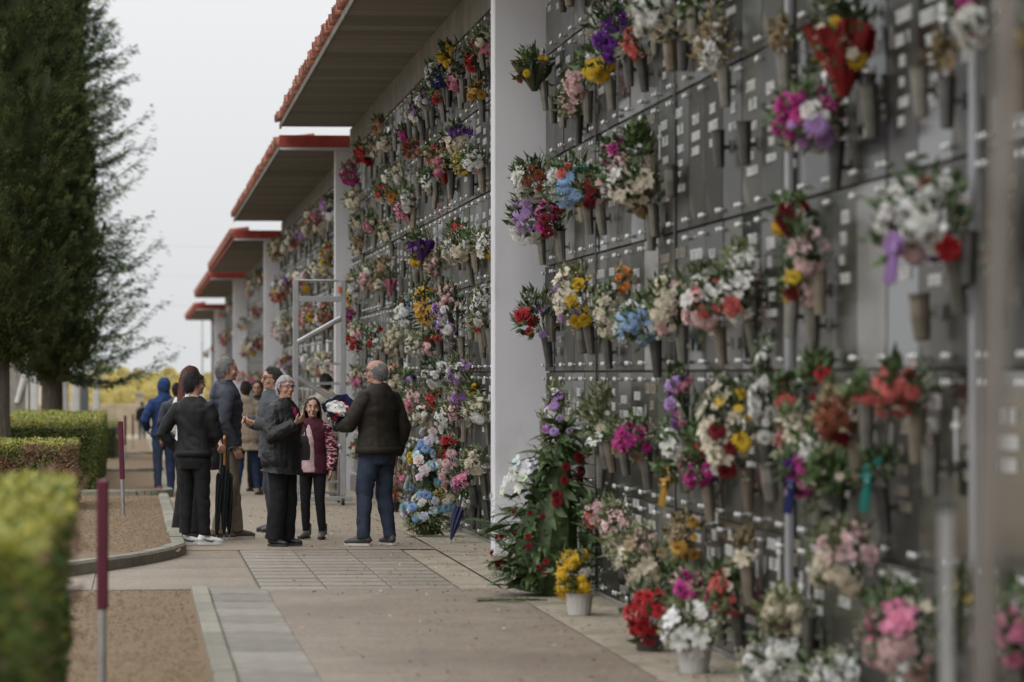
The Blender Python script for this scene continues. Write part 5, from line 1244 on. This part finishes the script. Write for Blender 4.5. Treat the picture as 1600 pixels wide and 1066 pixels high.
# grey-haired man in padded vest
person('grey-haired man in navy padded vest and khaki trousers', foot(352, 36.6), -78, 1.79, dict(
    hair='short', hairmat=hair_grey, head=-8, skin='skinold', hlen=.035, hvol=.012, fat=1.05,
    top=dict(name='padded_vest', mat=navyq, hem=.86, ex=.034, collar=.06, sleeves=0, wr=.004, rib=(.075,.86,1.42,.012)), sleeves2=dict(mat=slate, name='jacket_sleeves', ex=.024), bottom=dict(name='khaki_trousers', mat=khaki, ex=.022, wr=.011), shoe=dict(mat=shoe_brown, solemat=solew),
    elR=(.27,-.09,1.12), wrR=(.25,.03,.90), elL=(-.27,-.06,1.1), wrL=(-.25,.05,.90), anR=(.10,-.10,.085), anL=(-.10,.14,.085), knL=(-.1,.09,.49), fyR=8))
# hooded figure
person('hooded figure in blue fleece hoodie and blue jeans seen from behind', foot(256, 57.5), 14, 1.74, dict(
    hair='none', hairmat=hair_black, face=0, top=dict(name='hoodie', mat=blue, hem=.86, ex=.034, hood='up', wr=.009), bottom=dict(name='jeans', mat=ljeans, ex=.016), shoe=dict(mat=shoe_red, solemat=solew), vox=.012, bvox=.012,
    elL=(-.31,-.03,1.13), wrL=(-.24,.13,.99), anR=(.13,.08,.085), knR=(.12,.08,.5)))
person('dark-haired person in navy jacket and blue shoes half hidden behind the burgundy-haired woman', foot(277, 56), 4, 1.68, dict(
    hair='short', hairmat=hair_black, top=dict(name='jacket', mat=navyq, hem=.84, ex=.034, collar=.04), bottom=dict(name='trousers', mat=djeans, ex=.014), shoe=dict(mat=shoe_blue, solemat=solew), vox=.013, bvox=.012))
person('woman in beige hooded coat and dark jeans seen from behind', foot(384, 55.5), -14, 1.70, dict(
    fem=1, hair='short', hairmat=hair_brown, top=dict(name='beige_coat', mat=beige, hem=.68, ex=.045, flare=1.25, hood='down', wr=.008), bottom=dict(name='jeans', mat=djeans, ex=.010), shoe=dict(mat=shoe_beige), vox=.012, bvox=.012, fat=1.08,
    anL=(-.13,-.05,.085), anR=(.18,.05,.085), knR=(.14,.05,.49)))
person('woman in black jacket facing the path beyond the beige coat', foot(402, 58), 172, 1.72, dict(
    fem=1, hair='short', hairmat=hair_brown, hvol=.014, hlen=.06, glasses='clear', top=dict(name='jacket', mat=blackj, hem=.80, ex=.036, collar=.05), bottom=dict(name='trousers', mat=black, ex=.014), shoe=dict(mat=shoe_black), vox=.012, bvox=.012))
Tg, wg, Jg, shg, hpg = person('short-haired woman in sunglasses and grey jacket holding a pen', foot(427, 38.6), 100, 1.71, dict(
    fem=1, hair='short', hairmat=mat('dark_grey_hair', (.045,.043,.042), .5, var=.5, scale=40), head=8, glasses='dark', hvol=.016, hlen=.05,
    top=dict(name='grey_jacket', mat=greycl, hem=.78, ex=.040, collar=.05, flare=1.1), bottom=dict(name='trousers', mat=slate, ex=.016), shoe=dict(mat=shoe_dark),
    elL=(-.27,.02,1.13), wrL=(-.17,.23,1.17), palmL=(.6,0,.6), curlL=1.1, elR=(.26,.0,1.12), wrR=(.12,.24,1.18), curlR=.9))
b = MB(); q = Jg['wrL'] + V(.02,.09,.01); b.tube([q, q + V(.03,.05,.06)], .005, 6)
Pn = obj('pen', b.mesh('pen'), M['rubber']); Pn.matrix_world = Matrix.Translation(wg((0,0,0))) @ Matrix.Rotation(math.radians(100), 4, 'Z') @ Matrix.Scale(1.71/1.75, 4); tag(Pn, 'thin dark pen held by the woman in sunglasses', 'pen')
# girl
Ti, wi, Ji, shi, hpi = person('girl with open mouth in pink top and burgundy patterned-sleeve jacket', foot(489, 36.6), 158, 1.385, dict(
    fem=1, child=1, hair='long', hairmat=hair_brown, head=22, mouthopen=1, headscale=1.03, long=.30, vox=.009,
    top=dict(name='burgundy_jacket', mat=burg, hem=.80, ex=.026, sleeves=0, flare=1.12, wr=.006), sleeves2=dict(mat=camo, name='patterned_sleeves', ex=.030), under=dict(name='pink_top', mat=pinkc, hem=.86), bottom=dict(name='leggings', mat=black, ex=.004, wr=.003, short=1), shoe=dict(mat=shoe_boot, h=.17),
    elL=(-.26,-.02,1.10), wrL=(-.27,.08,.86), elR=(.25,-.02,1.10), wrR=(.24,.10,.88), anL=(-.12,-.02,.085), anR=(.10,-.03,.085)))
# the pink top shows between the open jacket fronts
b = MB(); b.tube([shi((.015,.055,z)) for z in (.83, .95, 1.1, 1.25, 1.36, 1.43)], [(.128,.115),(.122,.105),(.118,.098),(.120,.098),(.098,.085),(.06,.06)], 16, up=(0,1,0)); obj('top_front', remesh(b, .009, 2, .004, 10, name='top_front'), pinkc, Ti)
# person beyond the ladder and the far walker
person('person with black cap and cream top beyond the step ladder', foot(509, 52), 4, 1.78, dict(
    hair='short', hairmat=hair_black, hvol=.012, top=dict(name='cream_top', mat=fabric('cream_cotton', (.34,.31,.26)), hem=.86, ex=.03, wr=.008), bottom=dict(name='trousers', mat=khaki, ex=.016), shoe=dict(mat=shoe_dark), vox=.013, bvox=.012))
person('distant walker in dark jacket and blue jeans at the end of the path', foot(222, 160), 10, 1.62, dict(
    hair='short', hairmat=hair_black, top=dict(name='jacket', mat=black, hem=.84, ex=.03), bottom=dict(name='jeans', mat=jeans, ex=.014), shoe=dict(mat=shoe_dark), vox=.016, bvox=.014))
# ------------------------------------------------------------------ things people hold
def umbrella(label, top, tip, col, handle, name='folded_umbrella', rad=.042):
    top, tip = Vector(top), Vector(tip); d = (tip - top); L_ = d.length; d.normalize()
    T = thing(name, label, 'umbrella', tip); R = (-d).to_track_quat('Z', 'Y'); T.rotation_mode = 'QUATERNION'; T.rotation_quaternion = R
    b = MB(); n_ = 16; vs = []
    for z, r_ in ((.05,.008),(.12,.02),(L_*.45,rad*.9),(L_*.68,rad),(L_*.72,.02)):
        for k in range(n_):
            a = 2*PI*k/n_ + z*1.5; q = r_ * (1.15 if k % 2 else .75); vs.append((q*math.cos(a), q*math.sin(a), z + (.02 if (k % 2 and z > L_*.6) else 0)))
    b.add(vs, [(j*n_+k, j*n_+(k+1)%n_, (j+1)*n_+(k+1)%n_, (j+1)*n_+k) for j in range(4) for k in range(n_)]); obj('canopy', b.mesh('umbrella_canopy'), fabric('umbrella_cloth', col, .6), T)
    b = MB(); b.tube([(0,0,0),(0,0,L_*.85)], .006, 6); obj('shaft', b.mesh('umbrella_shaft'), M['galv'], T)
    b = MB(); b.tube([(0,0,L_*.74),(0,0,L_*.95),(0,.015,L_),(0,.05,L_+.015),(0,.075,L_-.02)], .013, 8); obj('handle', b.mesh('umbrella_handle'), handle, T)
wood = mat('orange_wood', (.36,.14,.035), .45, var=.2, scale=20)
hand = wr_(Jr['wrR'] + V(-.02,.08,-.02))
umbrella('black folded umbrella with orange wooden handle held by the burgundy-haired woman', hand + V(.0,-.0,.06), V(*at_y(350, 849, 35.9).xy, .012), (.010,.011,.012), wood)
umbrella('dark green-black folded umbrella hanging beside the wooden-handled one', hand + V(.03,-.01,-.04), V(*at_y(358, 847, 36.0).xy, .012), (.010,.018,.016), M['rubber'])
umbrella('slim black folded umbrella, leftmost of three carried together', hand + V(-.03,-.0,-.04), V(*at_y(338, 842, 35.9).xy, .012), (.010,.010,.011), M['rubber'], rad=.035)
p = at_x(722, 775, 3.12); q = on_ground(703, 850)
umbrella('navy folded umbrella leaning against the flowered wall', p, q, (.025,.03,.075), M['rubber'], rad=.05)
def handbag(label, c, w_, h_, m, rz):
    T = thing('handbag', label, 'bag', c, rz)
    b = MB(); b.tube([(0,0,-h_/2),(0,0,-h_*.2),(0,0,h_*.25),(0,0,h_/2)], [(.05,w_*.48),(.062,w_*.5),(.05,w_*.45),(.02,w_*.36)], 16, up=(0,1,0)); obj('bag_body', remesh(b, .009, 2, .006, 9, name='bag_body'), m, T)
    b = MB(); b.tube([(-w_*.3,0,h_*.45),(-w_*.22,.0,h_*.85),(0,0,h_*1.05),(w_*.22,0,h_*.85),(w_*.3,0,h_*.45)], .009, 8); obj('strap', b.mesh('bag_strap', True), m, T)
leather = mat('grey_leather', (.085,.085,.085), .45, var=.2, scale=14); bleather = mat('black_leather', (.013,.013,.014), .45, var=.2)
handbag('grey leather handbag hanging at the elderly woman\'s side', at_y(473, 700, 35.35), .22, .24, leather, math.radians(60))
handbag('black handbag carried by the burgundy-haired woman', at_y(337, 712, 36.4), .24, .28, bleather, math.radians(10))
# the bouquet in the man's hand
hand = wm(Jm['wrL'] + V(.03,.09,0))
T = thing('flower_bouquet', 'white and red flowers in navy and silver wrapping held by the man', 'bouquet', hand)
ax = (at_y(527, 640, hand.y - .12) - hand).normalized(); Rb = ax.to_track_quat('Z', 'Y').to_matrix()
b = MB(); n2 = 20; vs = []
for t_, r_ in ((-.06,.03),(.02,.045),(.12,.09),(.2,.135),(.24,.15)):
    for k in range(n2):
        a = 2*PI*k/n2; q = r_ * (1.08 if k % 2 else .94); vs.append(Rb @ V(q*math.cos(a), q*math.sin(a), t_ + (.04*math.sin(2*a) if t_ > .15 else 0)))
b.add(vs, [(j*n2+k, j*n2+(k+1)%n2, (j+1)*n2+(k+1)%n2, (j+1)*n2+k) for j in range(4) for k in range(n2)])
o = obj('wrapper', b.mesh('held_wrapper'), M['wrap'], T); o.color = (.018, .016, .10, 1)
b = MB()
for i in range(30):
    a = rnd.random()*6.28; q = .12*rnd.random()**.5; b.blade(Rb @ V(q*math.cos(a), q*math.sin(a), .17), Rb @ V(math.cos(a)*.6, math.sin(a)*.6, 1), Vector((0,0,1)), .09, .03)
obj('leaves', b.mesh('held_leaves'), M['leaf'], T)
foil = mat('silver_foil', (.7,.7,.7), .25, metal=.8, var=.2, scale=30, bump=.8, bscale=30)
b = MB(); b.tube([Rb @ V(0,0,.03), Rb @ V(0,0,.1)], [.05,.085], 14); b.ell(Rb @ V(-.05,-.05,.12), (.05,.03,.04)); obj('foil', remesh(b, .012, 1, .01, 25, name='foil'), foil, T)
for i in range(17):
    a = i * 2.4; q = .115 * math.sqrt((i + .5) / 17); c_ = C['white'] if i not in (15, 16, 13, 11) else C[('red','red','lilac','red')[(i*3) % 4]]
    obj('flower', FM['daisy' if i % 3 else 'mum'], None, T, Rb @ V(q*math.cos(a), q*math.sin(a), .235 - q*.3), rot_to(Rb @ V(math.cos(a)*q*5, math.sin(a)*q*5, 1)).to_euler(), .038, c_)
